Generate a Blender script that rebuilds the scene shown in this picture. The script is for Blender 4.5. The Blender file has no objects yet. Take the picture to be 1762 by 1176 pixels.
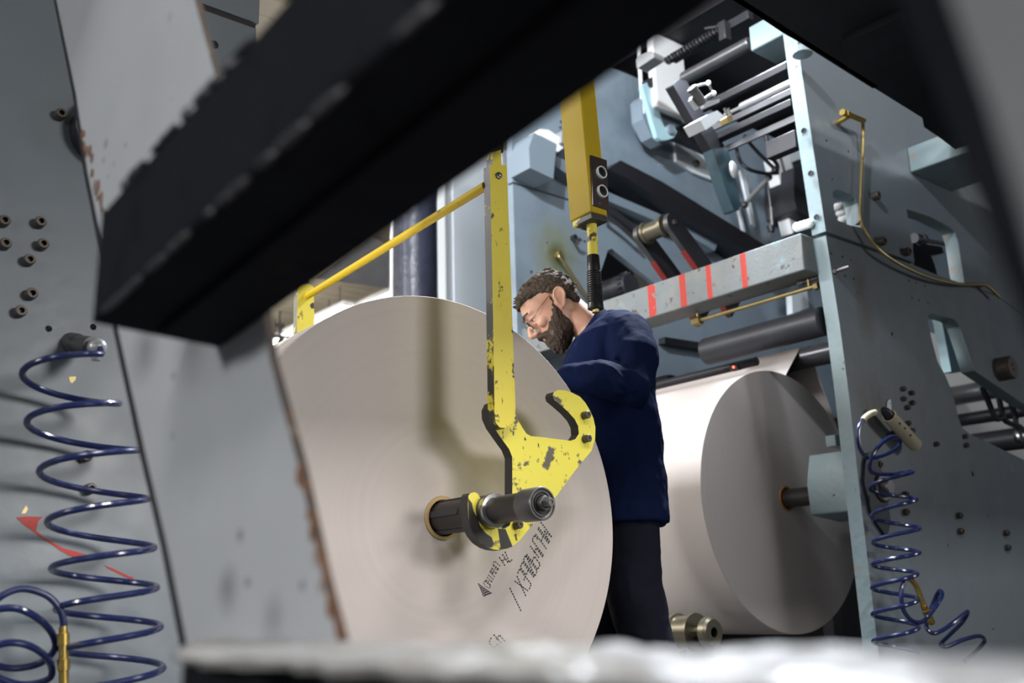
import bpy, bmesh, math, random
from mathutils import Vector as V, Matrix, noise
from mathutils.geometry import tessellate_polygon
random.seed(7)
SC = bpy.context.scene
COL = SC.collection
# ---------------------------------------------------------------- camera model
F, CX, CY = 1713.0, 881.0, 588.0
RX = V((.77187079, -.1385781, .62049302))
RY = V((-.63511687, -.21260997, .74257899))
RZ = V((-.02901782, .96726062, .25212071))
CAM = V((0, 0, .55))

def ray(px, py):
    c = V((px - CX, CY - py, F)) / F
    return V((RX.dot(c), RY.dot(c), RZ.dot(c)))
def PP(px, py, P0, n):
    r = ray(px, py); n = V(n)
    return CAM + r * ((V(P0) - CAM).dot(n) / r.dot(n))
def PX(px, py, X): return PP(px, py, (X, 0, 0), (1, 0, 0))
def PY(px, py, Y): return PP(px, py, (0, Y, 0), (0, 1, 0))
def PZ(px, py, Z): return PP(px, py, (0, 0, Z), (0, 0, 1))
def PD(px, py, d): return CAM + ray(px, py) * d
def proj(p):
    p = V(p) - CAM
    c = V((RX.x*p.x + RY.x*p.y + RZ.x*p.z, RX.y*p.x + RY.y*p.y + RZ.y*p.z, RX.z*p.x + RY.z*p.y + RZ.z*p.z))
    return CX + F*c.x/c.z, CY - F*c.y/c.z, c.z

# ---------------------------------------------------------------- materials
def N(nt, t, **k):
    n = nt.nodes.new(t)
    for a, b in k.items(): setattr(n, a, b)
    return n
MATS = {}
def mat(name, col, rough=.5, metal=0., var=.25, vscale=3., layers=(), bump=0., bscale=60., aniso=None, spec=.5, coat=0.):
    """base colour with soft mottling; layers = [(colour, threshold, scale, softness, detail)] of wear / dirt patches"""
    m = bpy.data.materials.new(name); m.use_nodes = True
    nt = m.node_tree; b = nt.nodes['Principled BSDF']; L = nt.links.new
    b.inputs['Roughness'].default_value = rough; b.inputs['Metallic'].default_value = metal
    b.inputs['Specular IOR Level'].default_value = spec; b.inputs['Coat Weight'].default_value = coat
    tc = N(nt, 'ShaderNodeTexCoord')
    n1 = N(nt, 'ShaderNodeTexNoise'); n1.inputs['Scale'].default_value = vscale; n1.inputs['Detail'].default_value = 6
    L(tc.outputs['Object'], n1.inputs['Vector'])
    mx = N(nt, 'ShaderNodeMix', data_type='RGBA')
    c = V(col)
    mx.inputs['A'].default_value = (*(c * (1 - var)), 1); mx.inputs['B'].default_value = (*(c * (1 + var)), 1)
    L(n1.outputs['Fac'], mx.inputs['Factor']); out = mx.outputs['Result']
    for i, ly in enumerate(layers):
        lc, th, s, soft, det = ly[:5]
        mp = N(nt, 'ShaderNodeMapping'); mp.inputs['Location'].default_value = (3.1*i+1.7, 5.3*i, 1.9*i)
        if len(ly) > 5: mp.inputs['Scale'].default_value = ly[5]
        L(tc.outputs['Object'], mp.inputs['Vector'])
        nn = N(nt, 'ShaderNodeTexNoise'); nn.inputs['Scale'].default_value = s; nn.inputs['Detail'].default_value = det
        nn.inputs['Roughness'].default_value = .65
        L(mp.outputs['Vector'], nn.inputs['Vector'])
        r = N(nt, 'ShaderNodeMapRange'); r.inputs['From Min'].default_value = th; r.inputs['From Max'].default_value = th + soft
        L(nn.outputs['Fac'], r.inputs['Value'])
        m2 = N(nt, 'ShaderNodeMix', data_type='RGBA'); L(r.outputs['Result'], m2.inputs['Factor'])
        L(out, m2.inputs['A']); m2.inputs['B'].default_value = (*lc, 1); out = m2.outputs['Result']
    L(out, b.inputs['Base Color'])
    rr = N(nt, 'ShaderNodeMapRange'); rr.inputs['To Min'].default_value = max(0, rough - .1); rr.inputs['To Max'].default_value = min(1, rough + .12)
    n3 = N(nt, 'ShaderNodeTexNoise'); n3.inputs['Scale'].default_value = 9; n3.inputs['Detail'].default_value = 4
    L(tc.outputs['Object'], n3.inputs['Vector']); L(n3.outputs['Fac'], rr.inputs['Value']); L(rr.outputs['Result'], b.inputs['Roughness'])
    if bump:
        n2 = N(nt, 'ShaderNodeTexNoise'); n2.inputs['Scale'].default_value = bscale; n2.inputs['Detail'].default_value = 5
        L(tc.outputs['Object'], n2.inputs['Vector'])
        bp = N(nt, 'ShaderNodeBump'); bp.inputs['Strength'].default_value = bump; bp.inputs['Distance'].default_value = .01
        L(n2.outputs['Fac'], bp.inputs['Height']); L(bp.outputs['Normal'], b.inputs['Normal'])
    MATS[name] = m
    return m
RUST = (.16, .075, .035)
GRIME_SHADE = (.045, .042, .04)  # dirt tone, also used to paint shade on the near bar
mat('press_paint', (.165, .195, .225), .38, var=.12, vscale=2, layers=[((.15, .175, .19), .56, 2.2, .2, 6), (GRIME_SHADE, .69, 7, .03, 8), ((.27, .30, .32), .66, 5, .1, 4)], bump=.08, bscale=25)
mat('press_edge', (.20, .27, .295), .42, var=.1, layers=[((.25, .23, .19), .60, 9, .06, 9), (GRIME_SHADE, .66, 18, .04, 6)], bump=.15, bscale=40)
mat('press_paint_far', (.185, .235, .285), .35, var=.1, vscale=1.5, layers=[((.13, .165, .205), .52, 1.5, .2, 4), (GRIME_SHADE, .72, 6, .04, 7)])
mat('near_paint', (.37, .39, .415), .5, var=.12, vscale=5, layers=[((.12, .11, .105), .67, 17, .06, 7), (RUST, .70, 9, .05, 8)], bump=.05)
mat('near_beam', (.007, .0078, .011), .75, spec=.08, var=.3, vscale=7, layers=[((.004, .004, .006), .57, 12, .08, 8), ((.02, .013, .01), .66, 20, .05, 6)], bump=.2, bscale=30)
mat('post_paint', (.085, .09, .10), .6, var=.15, vscale=4)
mat('rail_paint', (.38, .375, .37), .3, .15, spec=.6, var=.2, vscale=22, layers=[((.09, .06, .04), .62, 26, .07, 8)], bump=.9, bscale=28)
mat('dark_steel', (.035, .037, .045), .42, .3, var=.4, vscale=5)
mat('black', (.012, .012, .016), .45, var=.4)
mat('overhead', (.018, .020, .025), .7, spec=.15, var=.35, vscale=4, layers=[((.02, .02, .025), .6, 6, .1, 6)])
mat('steel', (.45, .45, .46), .28, 1., var=.2, vscale=12)
mat('dull_steel', (.17, .165, .165), .38, .85, var=.3, vscale=14, layers=[((.05, .045, .04), .6, 14, .1, 6)])
mat('shaft_steel', (.06, .055, .052), .36, .7, var=.35, vscale=12, layers=[((.16, .14, .05), .66, 14, .06, 8)])
mat('roller', (.16, .165, .18), .3, .7, var=.15, vscale=4)
mat('roller_light', (.42, .43, .45), .35, .5, var=.1)
mat('bronze', (.30, .27, .20), .3, .9, var=.2)
mat('bolt', (.10, .085, .075), .45, .6, var=.4, vscale=40)
YW = (.035, .032, .028)
mat('yellow', (.74, .62, .07), .38, var=.05, layers=[((.66, .52, .03), .55, 5, .15, 6), (YW, .625, 15, .025, 10), (YW, .625, 55, .02, 8, (1, 1, .45))], bump=.05)
mat('yellow_hook', (.78, .69, .085), .38, var=.05, layers=[((.12, .105, .08), .545, 12, .03, 13), (YW, .63, 46, .02, 9, (1, 1, .5)), ((.05, .25, .17), .74, 9, .03, 5)], bump=.05)
mat('yellow_worn', (.74, .62, .04), .4, var=.1, layers=[(YW, .415, 13, .03, 10), (YW, .6, 40, .03, 6)])
mat('yellow_deep', (.46, .32, .014), .5, spec=.2, var=.08, layers=[((.22, .15, .05), .66, 9, .04, 9), (YW, .68, 22, .03, 9)])
mat('hook_edge', (.03, .028, .026), .5, var=.4, vscale=12, layers=[((.35, .28, .03), .68, 8, .05, 8)])
mat('edge_rust', (.05, .04, .035), .8, var=.5, vscale=20, layers=[(RUST, .55, 25, .1, 6), ((.25, .26, .27), .62, 14, .05, 6)])
mat('paper', (.63, .565, .535), .75, var=.03, vscale=2, layers=[((.52, .46, .43), .74, 4, .1, 5)], spec=.2)
mat('ink', (.03, .03, .035), .8, var=.1)
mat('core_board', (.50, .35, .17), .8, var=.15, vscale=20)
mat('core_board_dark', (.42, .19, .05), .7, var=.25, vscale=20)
mat('hose', (.012, .02, .085), .22, var=.2, coat=.3)
mat('brass', (.50, .36, .10), .3, .9, var=.3, vscale=25, layers=[((.12, .09, .03), .6, 30, .1, 6)])
mat('brass_dull', (.34, .27, .12), .4, .8, var=.3, vscale=25)
mat('cream', (.62, .55, .38), .45, var=.1, layers=[((.14, .12, .06), .66, 16, .06, 8)])
mat('red_paint', (.50, .03, .02), .5, var=.25, vscale=15)
mat('red_dark', (.19, .018, .015), .6, var=.4, vscale=15, layers=[((.03, .02, .02), .55, 12, .1, 6)])
mat('white_paint', (.78, .80, .82), .4, var=.04)
mat('cabinet_paint', (.66, .72, .78), .35, var=.05, vscale=1.2)
mat('column_paint', (.035, .04, .065), .3, var=.3, vscale=6, bump=.5, bscale=22)
mat('plank', (.60, .53, .42), .7, var=.12, vscale=1.5)
mat('concrete', (.05, .05, .05), .7, var=.3, vscale=2)
mat('wall_paint', (.40, .39, .37), .8, var=.1)
mat('panel_plate', (.07, .055, .05), .35, .5, var=.3)
mat('rubber', (.012, .012, .013), .3, var=.3, vscale=30)
mat('lever_paint', (.36, .55, .62), .35, var=.08)
mat('skin', (.44, .235, .16), .5, var=.12, vscale=14, layers=[((.50, .19, .14), .6, 9, .2, 4)], bump=.05, bscale=160)
mat('hair', (.05, .038, .03), .85, spec=.15, var=.5, vscale=28, layers=[((.20, .175, .15), .56, 40, .15, 6)], bump=1., bscale=90)
mat('beard', (.055, .040, .031), .85, spec=.15, var=.5, vscale=28, layers=[((.22, .19, .165), .6, 30, .15, 6)], bump=1., bscale=120)
mat('brow', (.05, .035, .028), .7)
mat('jacket', (.0045, .0088, .034), .85, spec=.04, var=.15, vscale=6, bump=.12, bscale=35)
mat('trouser', (.004, .005, .011), .85, spec=.15, var=.2, vscale=6, bump=.12, bscale=35)
mat('shirt', (.01, .011, .016), .8)
mat('shoe', (.012, .011, .01), .4)
mat('eye', (.34, .31, .29), .2, var=.02)
mat('iris', (.03, .025, .02), .1)
mat('wire_frame', (.06, .055, .05), .3, .8)
def glass():
    m = bpy.data.materials.new('lens'); m.use_nodes = True
    b = m.node_tree.nodes['Principled BSDF']
    b.inputs['Transmission Weight'].default_value = 1; b.inputs['Roughness'].default_value = .02; b.inputs['IOR'].default_value = 1.05
    MATS['lens'] = m
glass()
def emit(name, col, s):
    m = bpy.data.materials.new(name); m.use_nodes = True
    b = m.node_tree.nodes['Principled BSDF']
    b.inputs['Base Color'].default_value = (.8, .8, .8, 1)
    b.inputs['Emission Color'].default_value = (*col, 1); b.inputs['Emission Strength'].default_value = s
    MATS[name] = m
emit('tube_light', (1, .97, .9), 14.)
emit('led', (1, .05, .02), 8.)

def stain_shade(m, ctr, rad, col, strength, scl=(1, 1, 1)):
    nt = m.node_tree; b = nt.nodes['Principled BSDF']; L = nt.links.new
    src = b.inputs['Base Color'].links[0].from_socket
    tc = N(nt, 'ShaderNodeTexCoord'); s_ = N(nt, 'ShaderNodeVectorMath', operation='SUBTRACT'); s_.inputs[1].default_value = ctr
    L(tc.outputs['Object'], s_.inputs[0]); k_ = N(nt, 'ShaderNodeVectorMath', operation='MULTIPLY'); k_.inputs[1].default_value = scl; L(s_.outputs[0], k_.inputs[0])
    nn = N(nt, 'ShaderNodeTexNoise'); nn.inputs['Scale'].default_value = 14; nn.inputs['Detail'].default_value = 5; L(tc.outputs['Object'], nn.inputs['Vector'])
    ln = N(nt, 'ShaderNodeVectorMath', operation='LENGTH'); L(k_.outputs[0], ln.inputs[0])
    ad = N(nt, 'ShaderNodeMath', operation='MULTIPLY_ADD'); L(nn.outputs['Fac'], ad.inputs[0]); ad.inputs[1].default_value = rad*.6; L(ln.outputs['Value'], ad.inputs[2])
    mr = N(nt, 'ShaderNodeMapRange'); mr.inputs['From Min'].default_value = rad*1.2; mr.inputs['From Max'].default_value = rad*.3; mr.inputs['To Max'].default_value = strength
    L(ad.outputs[0], mr.inputs['Value'])
    mx = N(nt, 'ShaderNodeMix', data_type='RGBA'); L(mr.outputs['Result'], mx.inputs['Factor']); L(src, mx.inputs['A']); mx.inputs['B'].default_value = (*col, 1)
    L(mx.outputs['Result'], b.inputs['Base Color'])

# cross beam: painted steel with four red bands across it, bands follow the beam's own length
def banded(name, bands):
    m = mat(name, (.155, .17, .175), .52, spec=.3, var=.25, vscale=6, layers=[((.20, .19, .175), .52, 4, .15, 8), ((.19, .28, .31), .60, 3, .1, 4), ((.05, .045, .04), .61, 16, .05, 9), ((.09, .075, .06), .68, 5, .04, 6)], bump=.15)
    nt = m.node_tree; b = nt.nodes['Principled BSDF']; L = nt.links.new
    src = b.inputs['Base Color'].links[0].from_socket
    tc = N(nt, 'ShaderNodeTexCoord'); sp = N(nt, 'ShaderNodeSeparateXYZ'); L(tc.outputs['Object'], sp.inputs['Vector'])
    nn = N(nt, 'ShaderNodeTexNoise'); nn.inputs['Scale'].default_value = 30; nn.inputs['Detail'].default_value = 6
    L(tc.outputs['Object'], nn.inputs['Vector'])
    for y0, y1, amt in bands:
        d = N(nt, 'ShaderNodeMath', operation='SUBTRACT'); L(sp.outputs['Y'], d.inputs[0]); d.inputs[1].default_value = (y0 + y1) / 2
        a = N(nt, 'ShaderNodeMath', operation='ABSOLUTE'); L(d.outputs[0], a.inputs[0])
        lt = N(nt, 'ShaderNodeMath', operation='LESS_THAN'); L(a.outputs[0], lt.inputs[0]); lt.inputs[1].default_value = abs(y1 - y0) / 2
        w = N(nt, 'ShaderNodeMath', operation='LESS_THAN'); L(nn.outputs['Fac'], w.inputs[0]); w.inputs[1].default_value = amt
        fx = N(nt, 'ShaderNodeMath', operation='LESS_THAN'); L(sp.outputs['X'], fx.inputs[0]); fx.inputs[1].default_value = -.0815
        m0 = N(nt, 'ShaderNodeMath', operation='MULTIPLY'); L(lt.outputs[0], m0.inputs[0]); L(fx.outputs[0], m0.inputs[1])
        mu = N(nt, 'ShaderNodeMath', operation='MULTIPLY'); L(m0.outputs[0], mu.inputs[0]); L(w.outputs[0], mu.inputs[1])
        mx = N(nt, 'ShaderNodeMix', data_type='RGBA'); L(mu.outputs[0], mx.inputs['Factor']); L(src, mx.inputs['A'])
        mx.inputs['B'].default_value = (.36, .035, .025, 1); src = mx.outputs['Result']
    L(src, b.inputs['Base Color'])

# ---------------------------------------------------------------- mesh builder
class MB:
    def __init__(s): s.v = []; s.f = []; s.m = []; s.mi = 0
    def add(s, vs, fs, mi=None):
        o = len(s.v); s.v += [V(p) for p in vs]
        for f in fs: s.f.append([o + i for i in f]); s.m.append(s.mi if mi is None else mi)
    def prism(s, loops, off, side_mi=None):
        """loops = [outer, hole, hole...] of coplanar 3D points, swept by off"""
        off = V(off); loops = [[V(p) for p in l] for l in loops]
        tris = tessellate_polygon(loops); allp = [p for l in loops for p in l]
        n = len(allp)
        s.add(allp, [list(t) for t in tris]); s.add([p + off for p in allp], [list(t)[::-1] for t in tris])
        for l in loops:
            k = len(l)
            s.add(l + [p + off for p in l], [[i, (i+1) % k, k + (i+1) % k, k + i] for i in range(k)], side_mi)
    def box(s, c, d, ax=None):
        c = V(c); ax = ax or (V((1,0,0)), V((0,1,0)), V((0,0,1)))
        vs = [c + ax[0]*d[0]*.5*i + ax[1]*d[1]*.5*j + ax[2]*d[2]*.5*k for i in (-1,1) for j in (-1,1) for k in (-1,1)]
        s.add(vs, [[0,1,3,2],[4,6,7,5],[0,4,5,1],[2,3,7,6],[0,2,6,4],[1,5,7,3]])
    def lathe(s, p0, d, prof, n=24, cap=True, mis=None):
        p0 = V(p0); d = V(d).normalized(); u = d.orthogonal().normalized(); w = d.cross(u)
        vs = []; fs = []
        for t, r in prof:
            for i in range(n):
                a = 2*math.pi*i/n; vs.append(p0 + d*t + (u*math.cos(a) + w*math.sin(a))*r)
        m = len(prof)
        for j in range(m-1):
            q = [[j*n+i, j*n+(i+1) % n, (j+1)*n+(i+1) % n, (j+1)*n+i] for i in range(n)]
            if mis: s.add([], []); fs += q
            else: fs += q
        if cap: fs += [list(range(n))[::-1], [(m-1)*n+i for i in range(n)]]
        s.add(vs, fs)
    def cyl(s, p0, p1, r, r1=None, n=20):
        p0 = V(p0); p1 = V(p1); l = (p1-p0).length
        s.lathe(p0, p1-p0, [(0, r), (l, r if r1 is None else r1)], n)
    def tube(s, path, r, n=10, closed=False):
        path = [V(p) for p in path]; k = len(path); rr = r if isinstance(r, (list, tuple)) else [r]*k
        up = None; rings = []
        for i, p in enumerate(path):
            a = path[i-1] if (i or closed) else p; b = path[(i+1) % k] if (i < k-1 or closed) else p
            t = (b - a).normalized()
            if up is None: up = t.orthogonal().normalized()
            up = (up - t*up.dot(t)); up = up.normalized() if up.length > 1e-6 else t.orthogonal().normalized()
            w = t.cross(up)
            rings.append([p + (up*math.cos(2*math.pi*j/n) + w*math.sin(2*math.pi*j/n))*rr[i] for j in range(n)])
        s.loft(rings, not closed, closed)
    def limb(s, path, r, n=16):
        """tube with rounded ends"""
        path = [V(p) for p in path]; r = list(r)
        a = (path[0]-path[1]).normalized(); b = (path[-1]-path[-2]).normalized()
        P = []; R = []
        for k in (80, 60, 35): P.append(path[0] + a*r[0]*math.sin(math.radians(k))*.8); R.append(r[0]*math.cos(math.radians(k)))
        P += path; R += r
        for k in (35, 60, 80): P.append(path[-1] + b*r[-1]*math.sin(math.radians(k))*.8); R.append(r[-1]*math.cos(math.radians(k)))
        s.tube(P, R, n)
    def loft(s, rings, cap=True, closed=False):
        n = len(rings[0]); m = len(rings); vs = [p for r in rings for p in r]
        fs = [[j*n+i, j*n+(i+1) % n, ((j+1) % m)*n+(i+1) % n, ((j+1) % m)*n+i] for j in range(m if closed else m-1) for i in range(n)]
        if cap: fs += [list(range(n))[::-1], [(m-1)*n+i for i in range(n)]]
        s.add(vs, fs)
    def sphere(s, c, r, ax=None, n=16):
        c = V(c); r = (r, r, r) if not isinstance(r, (tuple, list)) else r
        ax = ax or (V((1,0,0)), V((0,1,0)), V((0,0,1))); m = n//2
        rings = [[c + ax[0]*r[0]*math.sin(t)*math.cos(a) + ax[1]*r[1]*math.sin(t)*math.sin(a) + ax[2]*r[2]*math.cos(t)
                  for a in [2*math.pi*i/n for i in range(n)]] for t in [math.pi*(j+.15)/(m+.3) for j in range(m+1)]]
        s.loft(rings)
    def build(s, name, mats, parent=None, base=None, bevel=0., smooth=32, kind=None, label=None, seg=2):
        me = bpy.data.meshes.new(name)
        if parent is not None:
            base = V(parent['_base'])
        elif base is None:
            lo = [min(p[i] for p in s.v) for i in range(3)]; hi = [max(p[i] for p in s.v) for i in range(3)]
            base = V(((lo[0]+hi[0])/2, (lo[1]+hi[1])/2, lo[2]))
        base = V(base)
        me.from_pydata([p - base for p in s.v], [], s.f)
        mats = mats if isinstance(mats, (list, tuple)) else [mats]
        for x in mats: me.materials.append(MATS[x])
        me.polygons.foreach_set('material_index', s.m)
        bm = bmesh.new(); bm.from_mesh(me); bmesh.ops.recalc_face_normals(bm, faces=bm.faces); bm.to_mesh(me); bm.free()
        if smooth:
            me.polygons.foreach_set('use_smooth', [True]*len(me.polygons)); me.set_sharp_from_angle(angle=math.radians(smooth))
        o = bpy.data.objects.new(name, me); COL.objects.link(o)
        if parent is not None:
            o.parent = parent; o['_base'] = list(base)
            o.location = base - V(parent['_base'])
        else:
            o.location = base; o['_base'] = list(base)
        if bevel:
            b = o.modifiers.new('bevel', 'BEVEL'); b.width = bevel; b.segments = seg; b.limit_method = 'ANGLE'; b.angle_limit = math.radians(40)
        if kind: o['kind'] = kind
        if label: o['label'] = label
        return o
def thing(name, loc, label, cat, group=None):
    o = bpy.data.objects.new(name, None); COL.objects.link(o); o.location = V(loc); o['_base'] = list(V(loc)); o.empty_display_size = .1
    o['label'] = label; o['category'] = cat
    if group: o['group'] = group
    return o
def tag(o, label, cat, group=None):
    o['label'] = label; o['category'] = cat
    if group: o['group'] = group
    return o
def circle(c, u, w, r, n=14):
    return [V(c) + u*math.cos(2*math.pi*i/n)*r + w*math.sin(2*math.pi*i/n)*r for i in range(n)]
def smoothpath(pts, sub=6):
    pts = [V(p) for p in pts]; out = []
    for i in range(len(pts)-1):
        p0 = pts[max(i-1, 0)]; p1 = pts[i]; p2 = pts[i+1]; p3 = pts[min(i+2, len(pts)-1)]
        for k in range(sub):
            t = k/sub
            out.append(.5*((2*p1) + (p2-p0)*t + (2*p0-5*p1+4*p2-p3)*t*t + (3*p1-p0-3*p2+p3)*t**3))
    return out + [pts[-1]]
EX, EY, EZ = V((1,0,0)), V((0,1,0)), V((0,0,1))
exec_order = []

# note: RX, RY, RZ are the world axes written in camera coordinates
def camc(p):
    p = V(p) - CAM
    return V((RX.x*p.x+RY.x*p.y+RZ.x*p.z, RX.y*p.x+RY.y*p.y+RZ.y*p.z, RX.z*p.x+RY.z*p.y+RZ.z*p.z))
def ybar(pr, xl, Yr=2.36):
    P = PY(pr[0], pr[1], Yr); c = camc(P); k = (xl-CX)/F
    s = (k*c.z - c.x)/(RY.x - k*RY.z)
    return P, P + EY*s

# ================================================================ SETTING
m = MB(); m.box((2, 6, -.05), (40, 44, .1)); m.build('floor', 'concrete', kind='structure')
CEIL = 4.9
m = MB()
for i in range(180):                               # board ceiling, boards run across the hall
    y = -16 + i*.245; m.box((2, y+.11, CEIL+.03), (40, .225, .06))
m.build('ceiling', 'plank', kind='structure')
m = MB(); m.box((2, 27.2, 2.45), (40, .2, 4.9)); m.build('wall_back', 'wall_paint', kind='structure')

# round building column
pc = PD(714, 450, 7.3); rc = .5*78/F*7.3
m = MB(); m.lathe((pc.x, pc.y, 0), EZ, [(0, rc*1.25), (.04, rc*1.25), (.05, rc), (CEIL-.002, rc)], 40)
o = m.build('building_column', 'column_paint'); tag(o, 'thick round column in glossy dark paint rising behind the near paper roll', 'column')
pp = PD(674, 450, 7.1)
m = MB(); m.cyl((pp.x, pp.y, 0), (pp.x, pp.y, CEIL-.002), .012, n=12)
o = m.build('conduit_pipe', 'white_paint'); tag(o, 'thin pale conduit running up beside the left of the dark round column', 'pipe')
# dark ducts below the ceiling
a = PD(627, 492, 11); b = PD(760, 458, 11)
m = MB(); zt = PD(637, 405, 11).z
pl = [PD(542, 478, 11), PD(600, 488, 11), PD(668, 497, 11), PD(671, 425, 11), PD(640, 405, 11)]
m.prism([pl], ray(600, 450).normalized()*1.4)
o = m.build('ventilation_duct', 'black', smooth=0); tag(o, 'dark boxy duct under the board ceiling left of the round column', 'duct')
m = MB(); m.prism([[PD(746, 372, 11), PD(780, 372, 11), PD(780, 436, 11), PD(757, 458, 11), PD(746, 458, 11)]], ray(760, 420).normalized()*1.0)
o = m.build('ventilation_duct', 'black', smooth=0); tag(o, 'dark duct end seen between the round column and the pale cabinet', 'duct')
# fluorescent lights of the hall
def tube_fixture(p0, p1, label):
    p0 = V(p0); p1 = V(p1); d = (p1-p0).normalized(); mid = (p0+p1)/2; base = V((mid.x, mid.y, p0.z-.06))
    t = thing('fluorescent_light', base, label, 'light', 'fluorescent lights of the hall')
    L = (p1-p0).length; w = d.cross(EZ)
    m = MB(); m.box(mid + EZ*.035, (L+.1, .16, .07), (d, w, EZ)); m.build('housing', 'white_paint', t, bevel=.006)
    for s in (-1, 1):
        m = MB(); m.cyl(p0 + w*s*.045 - EZ*.02, p1 + w*s*.045 - EZ*.02, .019, n=10); m.build('tube', 'tube_light', t)
    for q in (p0 + d*.2, p1 - d*.2):
        m = MB(); m.cyl(q + EZ*.07, V((q.x, q.y, CEIL-.001)), .008, n=6); m.build('hanger', 'dull_steel', t)
zl = CEIL - .35
l0 = PZ(597, 528, zl); l1 = l0 + EY*2.4
tube_fixture(l0, l1, 'fluorescent tube light hanging just above the top left of the near roll')
l0 = PZ(668, 509, zl); tube_fixture(l0 - EY*.6, l0 + EY*1.8, 'bright fluorescent tube light next to the round column foot')
# ceiling pipe with a sprinkler drop at far left
m = MB(); q = PD(481, 563, 15)
m.tube([PD(440, 572, 15), PD(470, 579, 15), PD(500, 581, 15), PD(520, 590, 15)], .03)
m.cyl(PD(481, 560, 15), PD(483, 592, 15), .025); m.cyl(V(PD(481, 560, 15)), V((PD(481, 560, 15).x, PD(481, 560, 15).y, CEIL-.001)), .012); m.cyl(PD(472, 560, 15), PD(489, 561, 15), .03); m.sphere(PD(484, 590, 15), .07)
o = m.build('sprinkler_pipe', 'black'); tag(o, 'dark ceiling pipe with a drop and sprinkler head left of the far yellow arm', 'pipe')

# tall pale cabinet behind the press
Yc = 6.2
c0 = PY(766, 450, Yc); c1 = PY(905, 450, Yc)
t = thing('machine_cabinet', ((c0.x+c1.x)/2, Yc, 0), 'tall pale blue sheet metal cabinet behind the near yellow arm', 'cabinet')
m = MB(); m.box(((c0.x+c1.x)/2, Yc+.35, 2.2), (c1.x-c0.x, .7, 4.4)); m.build('body', 'cabinet_paint', t, bevel=.008)
xs = PY(777, 450, Yc).x
m = MB(); m.box(((xs+c1.x)/2, Yc-.012, 2.2), (c1.x-xs-.01, .02, 4.3)); m.build('door', 'cabinet_paint', t, bevel=.005)
xr = PY(864, 400, Yc).x
m = MB(); m.box((xr, Yc-.03, 2.2), (.03, .02, 4.3)); m.build('edge_strip', 'white_paint', t, bevel=.004)

# ================================================================ SIDE FRAMES
YF = 2.28
def bolts(par, pts, r, Y, name='socket_bolt', h=None):
    for px, py in pts:
        p = PY(px, py, Y); h_ = h or r*1.5
        m = MB(); m.lathe(p, -EY, [(-.004, r), (h_*.85, r), (h_, r*.85), (h_, r*.52), (h_*.45, r*.5), (h_*.45, .0005)], 14, cap=False)
        m.build(name, 'bolt', par)
def hole(px, py, Y, r, n=10): return circle(PY(px, py, Y), EX, EZ, r, n)
def poly(pts, Y): return [PY(x, y, Y) for x, y in pts]

# ---- left frame
LB = V((.2, YF, 0))
lf = thing('press_side_frame', LB, 'pale blue press side plate at the left edge, dotted with bolts, behind the slanted bar', 'machine frame')
zj = PY(390, 27, YF).z
xr = PY(441, 45, YF).x
low = [V((-5.2, YF, 0)), V((1.0, YF, 0)), V((1.0, YF, .42)), V((.90, YF, .62)), V((.89, YF, 1.3)), V((xr, YF, 1.55)), V((xr, YF, zj-.008)), V((-5.2, YF, zj-.008))]
hl = [hole(84, 566, YF, .0075), hole(160.5, 563, YF, .0075), hole(369, 76.5, YF, .012), hole(366, 130, YF, .012)]
m = MB(); m.prism([low] + hl, (0, .075, 0)); m.build('lower_plate', 'press_paint', lf)
up = [V((-5.2, YF-.004, zj+.008)), V((xr+.005, YF-.004, zj+.008)), V((xr+.005, YF-.004, 3.2)), V((-5.2, YF-.004, 3.2))]
m = MB(); m.prism([up], (0, .075, 0)); m.build('upper_plate', 'press_paint', lf, bevel=.003)
m = MB(); m.box(((xr-5.2)/2, YF+.03, zj), (xr+5.2, .05, .02)); m.build('joint_seal', 'hook_edge', lf)
bolts(lf, [(101,201),(4,384),(66,386),(6,423),(70,424),(47,451),(51,509),(32,539),(145,787),(152,843)], .0125, YF, h=.026)
# dark round boss half hidden by the slanted bar
m = MB(); p = PY(183, 236, YF); m.lathe(p, -EY, [(-.005, .085), (.05, .085), (.06, .078)], 28); m.build('bearing_boss', 'black', lf)
# red paint run and chips
def decal(par, pts, Y, matn, name):
    m = MB(); m.prism([poly(pts, Y)], (0, .0012, 0)); m.build(name, matn, par, smooth=0)
decal(lf, [(28,891),(44,889),(74,890),(66,897),(62,913),(74,925),(92,935),(110,944),(132,950),(156,957),(150,962),(120,957),(104,948),(84,934),(66,922),(56,914),(42,904)], YF-.0012, 'red_paint', 'red_paint_mark')
decal(lf, [(180,973),(200,981),(222,992),(231,994),(226,998),(205,988),(186,979)], YF-.0012, 'red_paint', 'red_paint_mark')
decal(lf, [(119,649),(131,648),(130,654),(124,660),(120,657)], YF-.0012, 'brass_dull', 'paint_chip')
decal(lf, [(40,878),(45,870),(48,876),(44,884),(37,884)], YF-.0012, 'brass_dull', 'paint_chip')

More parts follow.
